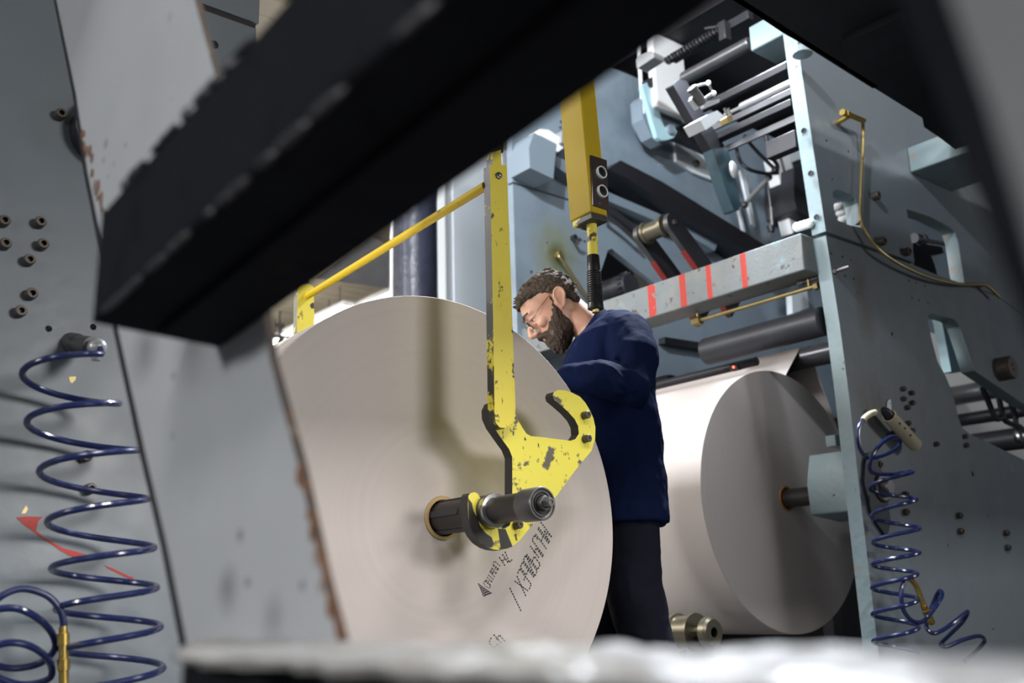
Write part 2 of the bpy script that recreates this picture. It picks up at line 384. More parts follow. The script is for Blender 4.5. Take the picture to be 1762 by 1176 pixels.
# ---- right frame
RB = PY(1500, 1100, YF); RB = V((4.4, YF, 0))
rf = thing('press_side_frame', RB, 'pale blue press side plate with windows and slots, holding the far paper roll at right', 'machine frame')
lowp = [(1421,405),(1574,457),(1612,473),(1655,488),(1705,506),(1800,540),(1850,700),(1800,712),(1762,696),(1676,638),(1664,600),(1651,562),(1646,555),(1640,549),(1604,539),(1598,543),(1597,553),(1602,580),(1613,622),(1626,645),(1639,676),(1650,723),(1656,737),(1667,746),(1762,792),(1860,838)]
lowp3 = poly(lowp, YF); lowp3 += [V((lowp3[-1].x, YF, 0)), V((PY(1514, 1150, YF).x, YF, 0)), PY(1510, 1112, YF), PY(1482, 870, YF), PY(1460, 674, YF), PY(1445, 560, YF)]
hs = [(1430.6,436),(1450,442),(1464.6,448),(1454,475.5),(1469,480),(1564,483),(1576,487),(1591,492),(1569,513),(1581,517),(1597,522)]
H = [hole(x, y, YF, .0065) for x, y in hs] + [hole(1535, 575, YF, .010), hole(1674, 816, YF, .013), hole(1632, 940, YF, .008), hole(1741, 1024, YF, .006), hole(1709, 1085, YF, .009)]
m = MB(); m.prism([lowp3] + H, (0, .066, 0), side_mi=1); lp = m.build('lower_plate', ['press_paint', 'press_edge'], rf, smooth=25)
upp = [(1354,-60),(1379,119),(1398,247),(1421,398),(1500,426),(1574,452),(1566,400),(1560,360),(1600,373),(1634,391),(1643,399),(1648,413),(1660,490),(1713,507),(1790,560),(1740,-60)]
win = [(1433,331),(1436,327),(1441,326),(1463,334),(1471,341),(1476,350),(1482,392),(1463,388),(1440,379),(1436,371)]
H = [poly(win, YF-.005), hole(1422.6, 243, YF-.005, .009), hole(1460, 261, YF-.005, .008), hole(1433, 310, YF-.005, .008)]
m = MB(); m.prism([poly(upp, YF-.005)] + H, (0, .07, 0), side_mi=1); m.build('upper_plate', ['press_paint', 'press_edge'], rf, smooth=25)
# holes in the narrow edge of the upper plate
for x, y in ((1383,225),(1395,298.5),(1405,374)):
    xe = PY(1398, 247, YF).x; p = PX(x, y, PY(x+7, y, YF).x)
    m = MB(); m.lathe(p + EX*.002, -EX, [(0, .0001), (.0, .009), (.004, .011), (.004, .0135), (.0, .0135)], 14, cap=False); m.build('edge_hole', 'black', rf)
bolts(rf, [(1503,339),(1513,417),(1556,435)], .021, YF-.005)
bolts(rf, [(1553,670),(1567,677),(1553.5,687),(1568,694),(1560,702),(1561,729),(1568,742),(1610,765),(1659,752),(1661,767)], .0115, YF)
bolts(rf, [(1510,800),(1528,752),(1555,852),(1556,882),(1648,888),(1650,915),(1728.5,918),(1731,943)], .0145, YF)
m = MB(); p = PY(1435, 467.5, YF); m.cyl(p+EY*.01, p - EY*.075, .0075); m.lathe(p, -EY, [(0, .014), (.014, .014)], 6); m.build('stud', 'dull_steel', rf)
# knob on the wing
p = PY(1722, 636, YF); m = MB(); m.lathe(p, -EY, [(-.004, .062), (.055, .062), (.065, .055), (.065, .02), (.07, .012)], 26); m.build('round_knob', 'bolt', rf)
# roll chuck housing behind the plate, carrying the roll shaft
ch = [V((3.861, 2.345, .591+.55)), V((3.82, 2.345, .462+.55)), V((3.827, 2.345, .326+.55)), V((4.05, 2.345, .30+.55)), V((4.05, 2.345, .60+.55))]
m = MB(); m.prism([ch], (0, .225, 0)); m.build('chuck_housing', 'press_edge', rf, bevel=.006)
p = PY(1436, 760, 2.40); m = MB(); m.box(p + EX*.05, (.16, .05, .05)); m.build('stop_lug', 'press_edge', rf, bevel=.004)
# chuck end seen on the plate front
S2 = V((3.9126, 2.7497, .418+.55))
p = V((S2.x, YF, S2.z))
m = MB(); m.lathe(p, -EY, [(-.02, .062), (.02, .062), (.026, .055), (.026, .04), (.05, .038), (.055, .03)], 26); m.build('shaft_bearing', 'dull_steel', rf)
m = MB(); g = [(1489,800),(1493,780),(1503,777),(1512,790),(1527,850),(1533,900),(1527,925),(1512,905),(1499,880),(1488,830)]
m.prism([poly(g, YF-.014)], (0, .013, 0)); m.build('bearing_plate', 'dark_steel', rf, bevel=.003)
# bracket block sticking out of the upper plate
q0 = PY(1562, 254, YF-.01); q1 = PY(1569, 297, YF-.01)
m = MB(); m.box(((q0.x+q0.x+.42)/2, YF-.19, (q0.z+q1.z)/2), (.42, .37, q0.z-q1.z)); m.build('bracket_block', 'press_edge', rf, bevel=.006)
# machinery inside the slot: pale bar, seen through it
m = MB(); m.prism([[PY(1619,545,2.5), PY(1630,549,2.5), PY(1655,640,2.5), PY(1637,640,2.5)]], (0, .05, 0))
o = m.build('slide_bar', 'lever_paint', bevel=.003); tag(o, 'light blue bar standing inside the slot of the right side plate', 'bar')

# ---- far side frame
FY = 4.26
ff = thing('press_side_frame', (5.4, FY, 0), 'pale blue far side plate of the press behind the worker, with a triangular opening', 'machine frame')
xl = PY(885, 400, FY).x
zt = PY(1073, 125, FY).z; zj = PY(893, 318, FY).z
tri = [(1030,520),(1033,470),(1046,431),(1053,428),(1060,434),(1128,489),(1128,520)]
lowf = [V((xl, FY, 0)), V((9, FY, 0)), V((9, FY, zj-.006)), V((xl, FY, zj-.006))]
hf_ = [hole(915, 469, FY, .013), hole(942, 418, FY, .009), hole(1006, 416, FY, .01)]
m = MB(); m.prism([lowf, poly(tri, FY)] + hf_, (0, .05, 0)); m.build('lower_plate', 'press_paint_far', ff)
upf = [V((xl, FY-.003, zj+.006)), V((9, FY-.003, zj+.006)), V((9, FY-.003, zt)), V((xl, FY-.003, zt))]
hu_ = [hole(966, 210, FY-.003, .012), hole(965, 220, FY-.003, .012), hole(1131, 283, FY-.003, .01), hole(1195, 267, FY-.003, .01)]
m = MB(); m.prism([upf] + hu_, (0, .05, 0)); m.build('upper_plate', 'press_paint_far', ff, bevel=.004)
p = PY(882, 500, FY)
m = MB(); m.cyl(V((xl+.045, FY+.02, 0)), V((xl+.045, FY+.02, .001)), .01)
m = MB(); p = PY(1190, 285, FY-.003); m.lathe(p, -EY, [(-.003, .022), (.06, .022), (.065, .016)], 16); m.build('peg', 'bolt', ff)
tp = PY(1086, 490, FY); m = MB(); m.box(tp + EY*.72 + EX*.1, (1.4, .03, 1.1)); m.build('dark_backing', 'black', ff)  # black sheet added behind the opening so it looks dark
# slanted rails fixed to the far frame
def rail(name, quad, Y, dpt, matn, label, cat='rail', bev=.006):
    m = MB(); m.prism([poly(quad, Y)], (0, dpt, 0)); o = m.build(name, matn, bevel=bev); tag(o, label, cat); return o
rail('guide_rail', [(1046,291),(1068,276),(1140,313),(1257,385),(1345,440),(1330,466),(1272,424),(1160,360),(1080,308)], 4.06, .19, 'black', 'thick black slanted rail crossing the far side plate below the light blue lever')
rail('guide_rail', [(957,268),(976,278),(1047,331),(1134,368),(1182,390),(1236,417),(1230,432),(1180,402),(1130,381),(1042,344),(957,287)], 4.16, .095, 'press_paint_far', 'blue grey slanted rail with a slot, under the black rail on the far side plate')
m = MB(); m.tube([PY(1040,368,4.18), PY(1066,388,4.18), PY(1100,420,4.18)], .014); m.cyl(PY(1041,369,4.18), PY(1041,369,4.258), .01); m.cyl(PY(1098,418,4.18), PY(1098,418,4.258), .01)
o = m.build('thin_pipe', 'dull_steel'); tag(o, 'thin dark pipe slanting down behind the pendant control on the far plate', 'pipe')
m = MB(); m.prism([poly([(1036,352),(1060,362),(1100,392),(1092,398),(1058,374),(1036,362)], 4.2)], (0, .055, 0)); o = m.build('cover_strip', 'dark_steel', bevel=.003); tag(o, 'dark cover strip between slanted rail and thin pipe on the far plate', 'strip')
# grey housing box with peaked left side
m = MB(); m.prism([[PY(919,228,4.08), PY(958,248,4.08), PY(952,308,4.08), PY(912,289,4.08), PY(910,254,4.08)]], (0, .175, 0))
o = m.build('housing_box', 'press_paint_far', bevel=.004); tag(o, 'grey angular housing box high on the far plate, between the two yellow uprights', 'box')
m = MB(); m.prism([[PY(928,221,4.15), PY(945,224,4.15), PY(968,240,4.15), PY(970,254,4.15), PY(960,262,4.15), PY(930,240,4.15)]], (0, .10, 0))
o = m.build('guard_cover', 'white_paint', bevel=.012); tag(o, 'small white rounded cover peeking over the grey angular housing box', 'cover')
m = MB(); m.prism([[PY(967,226,4.12), PY(985,215,4.12), PY(985,252,4.12), PY(966,245,4.12)]], (0, .13, 0))
o = m.build('junction_box', 'roller_light', bevel=.004); tag(o, 'small grey box half hidden by the left of the pendant control', 'box')
# motor in the triangular opening
p = PY(1086, 490, FY+.02); mt = thing('drive_motor', (p.x, FY+.3, p.z-.12), 'dark finned motor inside the triangular opening of the far plate', 'motor')
m = MB(); m.lathe(p, EY, [(0, .05), (.0, .075), (.03, .085), (.5, .085)], 30); m.build('motor_body', 'dark_steel', mt)
for k in range(18):
    a = 2*math.pi*k/18; d = EX*math.cos(a) + EZ*math.sin(a)
    m = MB(); m.box(p + EY*.03 + d*.087, (.016, .03, .008), (d, EY, d.cross(EY))); m.build('cooling_fin', 'dark_steel', mt)
m = MB(); m.box(p + EY*.3 - EZ*.1, (.16, .3, .05)); m.build('mounting_foot', 'dark_steel', mt)
m = MB(); m.box(V((p.x, p.y+.3, (p.z-.126)/2)), (.22, .4, p.z-.126)); o = m.build('motor_bracket', 'dark_steel'); tag(o, 'dark bracket under the finned motor behind the triangular opening', 'bracket')
# oil pipe with its olive stain
m = MB(); m.tube(smoothpath([PY(957,438,FY-.0), PY(960,440,FY-.05), PY(970,452,FY-.06), PY(990,482,FY-.05), PY(1010,511,FY-.04), PY(1012,515,FY+.01)]), .010)
m.lathe(PY(958,440,FY), -EY, [(-.002, .024), (.03, .024), (.035, .016)], 8)
o = m.build('oil_pipe', 'brass_dull'); tag(o, 'thin brass oil pipe on the far plate just above the worker\'s head', 'pipe')
sc_ = PY(958, 440, FY) - V((5.4, FY, 0))
stain_shade(MATS['press_paint_far'], sc_, .26, (.17, .17, .035), .8, (1, .2, .75))
stain_shade(MATS['press_paint_far'], sc_, .10, (.05, .05, .015), .9, (1, .2, .75))
for x_, y_, r_ in ((1480, 482, .09), (1491, 548, .11), (1492, 700, .16), (1512, 690, .10)):
    stain_shade(MATS['press_paint'], PY(x_, y_, YF) - V((4.4, YF, 0)), r_, (.09, .07, .045), .75, (1, .2, .7))
m = MB()
for dx, dy in ((14,2),(12,7),(16,5)): m.tube(smoothpath([PY(985,410,4.25), PY(985+dx*.5,412+dy*.7,4.2), PY(985+dx,408+dy,4.18)]), .006)
m.lathe(PY(985,411,FY), -EY, [(-.002, .02), (.03, .02)], 12)
o = m.build('cable_gland', 'black'); tag(o, 'small black cable gland on the far plate left of the pendant handle', 'cable')

# ---- cross beam with red bands
zt_ = PX(1400, 393, 3.634).z; zb_ = PX(1404, 458, 3.634).z
CB = V((3.634+.083, 3.3, zb_))
def by(px, py): return PX(px, py, 3.634).y - CB.y
banded('banded_beam', [(by(1117,540), by(1130,540), .58), (by(1170,505), by(1181,505), .66), (by(1216,490), by(1225,490), .72), (by(1275,466), by(1285,466), .75)])
m = MB(); m.box((3.634+.083, (YF+.066+FY)/2, (zt_+zb_)/2), (.166, FY-YF-.066, zt_-zb_))
o = m.build('cross_beam', 'banded_beam', base=CB, bevel=.006); tag(o, 'scuffed grey cross beam marked with red paint bands, right of the worker\'s shoulder', 'beam')
a, b = ybar((1409, 491), 1201); m = MB(); m.cyl(a, b, .0095); m.lathe(b, EY, [(-.02, .024), (.03, .024)], 6); m.lathe(a, -EY, [(-.02, .02), (.0, .02)], 6)
m.cyl(b, V((b.x, b.y, zb_+.001)), .008); m.cyl(V((a.x, a.y+.05, a.z)), V((a.x, a.y+.05, zb_+.001)), .008)
o = m.build('tie_rod', 'brass_dull'); tag(o, 'long thin brassy rod running just under the red banded cross beam', 'rod')
a, b = ybar((1409, 477), 1380); m = MB(); m.cyl(a, b, .010); m.lathe(b, EY, [(-.01, .014), (.02, .014)], 6)
o = m.build('short_rod', 'dull_steel'); tag(o, 'short bolt ended rod under the right end of the red banded beam', 'rod')

# ================================================================ NEAR FRAME (the camera looks through it)
NX = .40
nf = thing('machine_portal_frame', (NX, .9, 0), 'blurred grey and near-black steel frame closest to the viewer, with rusty torch-cut edges', 'frame')
def polyx(pts, X): return [PX(x, y, X) for x, y in pts]
pl = [(88,-45),(97,0),(131,163),(150,293),(170,391),(201,557),(224,662),(250,780),(289,946),(335,1176),(352,1260),(622,1260),(600,1180),(584,1107),(557,1005),(513,800),(480,679),(464,618),(454,541),(425,400),(370,130),(335,0),(323,-45)]
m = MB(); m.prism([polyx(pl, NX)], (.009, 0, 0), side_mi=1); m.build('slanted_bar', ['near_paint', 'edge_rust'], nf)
lf_ = [(88,-45),(97,0),(131,163),(150,293),(170,391),(201,557),(224,662),(250,780),(289,946),(335,1176),(352,1260)]
m = MB(); m.prism([polyx([(x-5-8*max(0, y)/1176, y) for x, y in lf_] + [(x+22, y) for x, y in lf_[::-1]], NX+.03)], (.02, 0, 0)); m.build('dark_edge_strip', 'black', nf)  # black strip set behind the bar, showing along its left edge
m = MB()          # rusty torn edges of the slanted bar
random.seed(5)
for (x0, y0, x1, y1, n_) in ((140,230,178,375,16),(508,790,580,1090,22),(200,350,245,300,5)):
    for k in range(n_):
        t_ = random.random(); x = x0+(x1-x0)*t_+random.uniform(-2,7); y = y0+(y1-y0)*t_
        p = PX(x, y, NX-.001); m.sphere(p, (.0012, random.uniform(.003,.007), random.uniform(.004,.011)), n=8)
m.build('rust_patch', mat('rust', RUST, .9, var=.5, vscale=30).name, nf, kind='stuff')
for x_, y_, r_, c_, k_ in ((413,922,.010,GRIME_SHADE,.85),(298,647,.007,GRIME_SHADE,.8),(392,1012,.032,GRIME_SHADE,.55),(426,1003,.007,GRIME_SHADE,.9),(297,750,.008,GRIME_SHADE,.6),(520,1008,.007,GRIME_SHADE,.9),(216,250,.007,RUST,.8),(182,248,.012,GRIME_SHADE,.7),(178,276,.008,GRIME_SHADE,.8),(186,304,.006,GRIME_SHADE,.8),(196,282,.006,GRIME_SHADE,.7),(228,292,.006,GRIME_SHADE,.7),(276,240,.008,RUST,.6),(292,30,.012,GRIME_SHADE,.35),(330,580,.07,GRIME_SHADE,.5),(250,600,.06,GRIME_SHADE,.5),(470,1060,.03,GRIME_SHADE,.4),(545,960,.012,RUST,.7),(553,1010,.010,RUST,.8)):  # spots of rust and grime; two broad ones paint in shade under the beam
    stain_shade(MATS['near_paint'], PX(x_, y_, NX) - V((NX, .9, 0)), r_, c_, k_, (.2, 1, 1))
BD = V((-.0066, 1, -.093))
def at_y(p, y): p = V(p); return p + BD*((y - p.y)/BD.y)
Ye = PX(180, 362, .28).y
cs = [PX(425, 75, .28), PX(570, 170, .28), PX(805, 285, NX-.001)]
A_, B_, C_ = [at_y(p, Ye) for p in cs]
D_ = V((NX-.001, Ye, A_.z + (C_.z-B_.z)))
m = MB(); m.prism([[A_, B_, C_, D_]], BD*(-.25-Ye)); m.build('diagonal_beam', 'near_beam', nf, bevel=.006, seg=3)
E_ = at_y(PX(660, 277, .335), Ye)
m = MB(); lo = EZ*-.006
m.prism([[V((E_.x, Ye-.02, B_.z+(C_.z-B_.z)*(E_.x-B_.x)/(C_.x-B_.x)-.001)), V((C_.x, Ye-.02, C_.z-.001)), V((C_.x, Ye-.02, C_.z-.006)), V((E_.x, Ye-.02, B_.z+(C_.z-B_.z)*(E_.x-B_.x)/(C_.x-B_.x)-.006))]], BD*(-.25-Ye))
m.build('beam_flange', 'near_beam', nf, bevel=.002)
# weld lumps along the beam edges
m = MB(); random.seed(11)
for k in range(46):
    y = random.uniform(.2, Ye-.05); p = at_y(B_, y); m.sphere(p, (.003, random.uniform(.008,.03), .004), n=8)
for k in range(30):
    y = random.uniform(.25, Ye-.02); p = at_y(A_, y); m.sphere(p, (.003, random.uniform(.006,.022), random.uniform(.002,.006)), n=8)
m.build('weld_bead', 'black', nf, kind='stuff')
# bottom rail with torch-cut wavy lip
zr = CAM.z - .0258
m = MB(); ys = [.10 + .004*i for i in range(216)]
ed = []
for y in ys:
    x = .268 + .016*noise.noise(V((y*26, .3, 0))) + .008*noise.noise(V((y*60, 4.3, 0))) + .004*math.sin(y*118)
    ed.append(max(x, .262 + (y-.68)/(.963-.68)*.138))
nx_ = 12; vs = []; fs = []
for i, y in enumerate(ys):
    for j in range(nx_+1):
        x = ed[i] + (NX-ed[i])*j/nx_
        z = zr + .0034*noise.noise(V((x*26, y*34, 1))) + .001*noise.noise(V((x*90, y*70, 2)))
        if j == 0: z -= .003
        vs.append(V((x, y, z)))
    vs.append(V((NX, y, zr-.008))); vs.append(V((ed[i]+.003, y, zr-.008)))
w_ = nx_+3
for i in range(len(ys)-1):
    for j in range(w_):
        fs.append([i*w_+j, i*w_+(j+1) % w_, (i+1)*w_+(j+1) % w_, (i+1)*w_+j])
fs += [list(range(w_))[::-1], [(len(ys)-1)*w_+j for j in range(w_)]]
m.add(vs, fs); m.build('bottom_rail', 'rail_paint', nf, smooth=50)
m = MB(); m.box((.335, .41, (zr-.008)/2), (.06, .70, zr-.0082)); m.build('sill_web', 'near_beam', nf)
# right hand post: web and back flange
wb = [(1616,-60),(1636,0),(1700,175),(1762,372),(1815,560),(1950,560),(1950,-60)]
bk = [(1522,-60),(1546,0),(1598,130),(1680,335),(1762,560),(1840,780),(2050,780),(2050,-60)]
m = MB(); m.prism([polyx(wb, .30)], (.02, 0, 0)); m.build('post_web', 'post_paint', nf, bevel=.003)
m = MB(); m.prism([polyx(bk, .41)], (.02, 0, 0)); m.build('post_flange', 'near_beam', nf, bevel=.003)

# overhead walkway whose dark underside cuts off the top right
zo = 2.62
def overhead():
    e0 = PZ(1300, 25, zo); e1 = PZ(1587, 203, zo)
    y0 = (e0.y+e1.y)/2
    t = thing('overhead_walkway', (2, y0-.6, zo), 'dark steel walkway seen from below across the top right corner', 'walkway')
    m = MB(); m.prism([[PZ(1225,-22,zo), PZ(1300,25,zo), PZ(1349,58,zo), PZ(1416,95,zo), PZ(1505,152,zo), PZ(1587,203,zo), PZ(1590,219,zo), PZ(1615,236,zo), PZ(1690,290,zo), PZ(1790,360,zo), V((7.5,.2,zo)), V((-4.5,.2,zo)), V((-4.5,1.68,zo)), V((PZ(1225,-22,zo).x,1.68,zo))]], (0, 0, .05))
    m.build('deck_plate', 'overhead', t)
    m = MB(); m.prism([[PZ(1450,62,zo), PZ(1556,14,zo), PZ(1565,50,zo), PZ(1458,110,zo)]], (0, 0, -.03)); m.build('stiffener', 'overhead', t, bevel=.004)
    a = PZ(1500,154,zo); b = PZ(1252,-2,zo)
    m = MB(); m.box((a+b)/2 - EY*.02 + EZ*.06, ((a-b).length, .03, .12), ((a-b).normalized(), EZ.cross((a-b).normalized()), EZ)); m.build('edge_angle', 'overhead', t, bevel=.003)
overhead()
# round post stub with dark cut end in front of the upper plate
p = PY(1381, 94, 2.2)
m = MB(); m.cyl(p, V((p.x, p.y, 2.9)), .044, n=28); o = m.build('round_post', ['press_edge'], base=p); tag(o, 'round post with dark cut end at the top corner of the right side plate', 'post')

# ================================================================ NEAR ROLL ON ITS HOIST
d1 = V((.041, .99916, 0)).normalized(); c1 = V((1.5362, 2.1402, .214 + .55)); u1 = V((d1.y, -d1.x, 0)); R1 = .6
def PS(px, py, s): return PP(px, py, c1 - d1*s, d1)
def ring_paper(name, axis, ctr_local):
    m = mat(name, (.57, .515, .49), .75, var=.03, vscale=2, layers=[((.50, .44, .41), .73, 5, .1, 5)], spec=.2)
    nt = m.node_tree; b = nt.nodes['Principled BSDF']; L = nt.links.new
    src = b.inputs['Base Color'].links[0].from_socket
    tc = N(nt, 'ShaderNodeTexCoord'); s_ = N(nt, 'ShaderNodeVectorMath', operation='SUBTRACT'); s_.inputs[1].default_value = ctr_local
    L(tc.outputs['Object'], s_.inputs[0])
    c_ = N(nt, 'ShaderNodeVectorMath', operation='CROSS_PRODUCT'); L(s_.outputs[0], c_.inputs[0]); c_.inputs[1].default_value = axis
    ln = N(nt, 'ShaderNodeVectorMath', operation='LENGTH'); L(c_.outputs[0], ln.inputs[0])
    nn = N(nt, 'ShaderNodeTexNoise', noise_dimensions='1D'); nn.inputs['Scale'].default_value = 60; nn.inputs['Detail'].default_value = 8
    L(ln.outputs['Value'], nn.inputs['W'])
    mr = N(nt, 'ShaderNodeMapRange'); mr.inputs['To Min'].default_value = .955; mr.inputs['To Max'].default_value = 1.03
    L(nn.outputs['Fac'], mr.inputs['Value'])
    mx = N(nt, 'ShaderNodeMix', data_type='RGBA', blend_type='MULTIPLY'); mx.inputs['Factor'].default_value = 1
    L(src, mx.inputs['A']); L(mr.outputs['Result'], mx.inputs['B']); L(mx.outputs['Result'], b.inputs['Base Color'])
def paper_roll(c, d, L, label, core_mat, nm):
    base = V((c.x + d.x*L/2, c.y + d.y*L/2, c.z - R1))
    t = thing('paper_roll', base, label, 'paper roll')
    ring_paper(nm, d, c - base)
    m = MB(); m.lathe(c, d, [(.03, .0565), (.0015, .0565), (0, .058), (0, .598), (.002, .6), (L-.002, .6), (L, .598), (L, .058), (L-.03, .0565)], 160, cap=False)
    m.build('paper', nm, t, smooth=20)
    m = MB(); m.lathe(c, d, [(L/2, .047), (-.004, .047), (-.006, .048), (-.006, .0555), (-.004, .0565), (L+.004, .0565), (L+.006, .0555), (L+.006, .048), (L+.004, .047), (L/2, .047)], 48, cap=False)
    m.build('core', core_mat, t, smooth=25)
    return t
L1 = .90
roll1 = paper_roll(c1, d1, L1, 'big pale grey paper roll hung in the yellow hoist, nearest the viewer', 'core_board', 'paper_near')
# printed dot matrix markings on the roll face
def text3d(s, p, right, up, h, par, name):
    cu = bpy.data.curves.new('t', 'FONT'); cu.body = s; cu.size = 1; cu.space_character = 1.05
    ob = bpy.data.objects.new('t', cu); COL.objects.link(ob); dg = bpy.context.evaluated_depsgraph_get()
    me = bpy.data.meshes.new_from_object(ob.evaluated_get(dg)); bpy.data.objects.remove(ob)
    xs = [v.co.x for v in me.vertices]; ys = [v.co.y for v in me.vertices]
    m = MB(); k = h/(max(ys)-min(ys))
    L_ = right.length; kx = L_/(max(xs)-min(xs)); r_ = right.normalized(); u_ = up.normalized()
    vs = [V(p) + r_*(v.co.x-min(xs))*kx + u_*(v.co.y-min(ys))*k for v in me.vertices]
    m.add(vs, [list(f.vertices) for f in me.polygons]); bpy.data.meshes.remove(me)
    return m.build(name, 'ink', par, smooth=0)
def stroke_text(lines, par, name, w=.0030):
    m = MB()
    for a, b in lines:
        a = PS(*a, .0008); b = PS(*b, .0008); t_ = (b-a); n_ = max(2, int(t_.length/.0075)); q = t_.normalized(); s_ = q.cross(d1)
        for k in range(n_):         # broken dot-matrix strokes
            c_ = a + t_*(k+.5)/n_; m.box(c_, (t_.length/n_*.62, w, .0006), (q, s_, d1))
    return m.build(name, 'ink', par, smooth=0)
# each glyph cell: origin at its lower left, reading from top right to lower left of the roll
GL = {'X': [((0,0),(1,1)),((0,1),(1,0))], '0': [((0,0),(0,1)),((0,1),(1,1)),((1,1),(1,0)),((1,0),(0,0)),((0,0),(1,1))], 'E': [((0,0),(0,1)),((0,0),(1,0)),((0,.5),(.8,.5)),((0,1),(1,1))],
 '9': [((1,0),(1,1)),((1,1),(0,1)),((0,1),(0,.5)),((0,.5),(1,.5))], '6': [((0,0),(0,1)),((0,0),(1,0)),((1,0),(1,.5)),((1,.5),(0,.5))], '4': [((0,1),(0,.4)),((0,.4),(1,.4)),((.7,0),(.7,.8))],
 'H': [((0,0),(0,1)),((1,0),(1,1)),((0,.5),(1,.5))], 'M': [((0,0),(0,1)),((0,1),(.5,.4)),((.5,.4),(1,1)),((1,1),(1,0))], '7': [((0,1),(1,1)),((1,1),(.4,0))], '/': [((0,-.1),(1,1.1))],
 'J': [((1,1),(1,0)),((1,0),(0,0)),((0,0),(0,.3))], '5': [((1,1),(0,1)),((0,1),(0,.55)),((0,.55),(1,.5)),((1,.5),(1,0)),((1,0),(0,0))], 'U': [((0,1),(0,0)),((0,0),(1,0)),((1,0),(1,1))], 'N': [((0,0),(0,1)),((0,1),(1,0)),((1,0),(1,1))],
 'W': [((0,1),(.25,0)),((.25,0),(.5,.6)),((.5,.6),(.75,0)),((.75,0),(1,1))], 'I': [((.5,0),(.5,1))], 'D': [((0,0),(0,1)),((0,1),(.7,1)),((.7,1),(1,.6)),((1,.6),(1,.3)),((1,.3),(.7,0)),((.7,0),(0,0))], ' ': []}
def code(s, start, adv, up, fill=.78):
    """start: pixel of the baseline start; adv: pixel step per character; up: pixel vector of the letter height"""
    out = []
    for i, ch in enumerate(s):
        ox, oy = start[0]+adv[0]*i, start[1]+adv[1]*i
        f_ = lambda q: (ox + adv[0]*fill*q[0] + up[0]*q[1], oy + adv[1]*fill*q[0] + up[1]*q[1])
        out += [(f_(a), f_(b)) for a, b in GL[ch]]
    return out
stroke_text(code('MHJ4906EX /', (930, 898), (-5.1, 11.6), (20, 27)), roll1, 'printed_code')
stroke_text(code('7H', (871, 947), (-7, 6.5), (11, 16)), roll1, 'printed_code')
stroke_text(code('UNWIND', (851, 966), (-3.4, 6.8), (10.5, 9)), roll1, 'printed_word', .0016)
ar = []
for k in range(9):
    f_ = k/8; ar.append(((822+9*f_, 1004+23*f_*.9), (836+11*f_*.6, 1013+10*f_)))
stroke_text([((822+k*1.1, 1004+k*2.6), (847-k*1.6, 1022+k*.6)) for k in range(9)], roll1, 'printed_arrow', .0018)
stroke_text(code('459', (852, 1085), (-6.0, 12), (18, 20)), roll1, 'printed_code')

# roll shaft
sh = thing('roll_shaft', c1 - d1*.2, 'dark steel expanding shaft through the near roll, ending in a ringed hub', 'shaft')
m = MB(); m.lathe(c1, -d1, [(-1.12, .033), (-.96, .033), (-.955, .0425), (.150, .0425), (.165, .040), (.21, .040), (.215, .033), (.36, .033)], 36); m.build('shaft_tube', 'shaft_steel', sh)
for k in range(5):
    a = 2*math.pi*k/5 + .5; dd = u1*math.cos(a) + EZ*math.sin(a)
    m = MB(); m.box(c1 - d1*.03 + dd*.0425, (.2, .016, .006), (d1, d1.cross(dd), dd)); m.build('expanding_leaf', 'dark_steel', sh, bevel=.001)
m = MB(); m.lathe(c1, -d1, [(.215, .033), (.217, .0415), (.226, .0425), (.234, .0415), (.236, .033)], 36, cap=False); m.build('steel_collar', 'steel', sh)
m = MB(); m.lathe(c1, -d1, [(.352, .034), (.354, .039), (.412, .039), (.415, .0375), (.415, .0345), (.411, .034), (.409, .030), (.413, .029), (.413, .027), (.408, .026)], 40, cap=False); m.build('hub', 'dull_steel', sh)
m = MB(); m.lathe(c1, -d1, [(.408, .0275), (.408, .022), (.412, .0215), (.412, .019), (.405, .018), (.405, .001)], 36, cap=False); m.build('bearing_seal', 'black', sh)
m = MB(); m.lathe(c1, -d1, [(.40, .0165), (.425, .0165), (.427, .0155)], 26); m.lathe(c1, -d1, [(.425, .0125), (.441, .0125), (.443, .0115)], 6); m.build('hub_nut', 'dull_steel', sh)
m = MB(); m.lathe(c1, -d1, [(.442, .0095), (.446, .009), (.446, .0055), (.436, .005), (.436, .0003)], 14, cap=False); m.build('air_valve', 'dull_steel', sh)

# lifting yoke
ty = PS(857, 262, .235)
yk = thing('lifting_yoke', V((c1.x, c1.y + .45, 2.0)), 'yellow lifting yoke with chipped paint, hooking the near roll by its shaft', 'hoist')
s_ar, s_hk = .236, .205
arm = [(843,284),(848,284),(848,262),(862,258),(863,284),(872,285),(878,450),(884,620),(887,700),(886,718),(880,730),(870,737),(860,736),(853,728),(851,715),(850,640),(847,470)]
m = MB(); m.prism([[PS(x, y, s_ar) for x, y in arm]], d1*.029, side_mi=1); m.build('near_arm', ['yellow', 'yellow_worn'], yk, smooth=25)
m = MB(); p = PS(857, 303, s_ar); m.lathe(p, -d1, [(-.002, .010), (.006, .010), (.007, .008)], 6); m.lathe(p, -d1, [(.006, .006), (.011, .006), (.012, .004)], 12); m.build('arm_bolt', 'dull_steel', yk)
p = PS(855, 262, .22); m = MB(); m.box((p + V((p.x, p.y, 4.2)))/2, (.03, .02, 4.2-p.z), (u1, d1, EZ)); m.build('hanger_bar', 'black', yk)
pf = PS(528, 510, -.985); pn = PS(836, 320, .207)
m = MB(); m.tube([pn, pf], .0125, 16); m.build('cross_bar', 'yellow_worn' if 0 else 'yellow_deep', yk)
fa = [(512,497),(516,490),(530,488),(540,494),(541,560),(542,640),(540,760),(512,760),(510,600)]
m = MB(); m.prism([[PS(x, y, -.985) for x, y in fa]], d1*.03, side_mi=1); m.build('far_arm', ['yellow', 'yellow_worn'], yk, smooth=25)
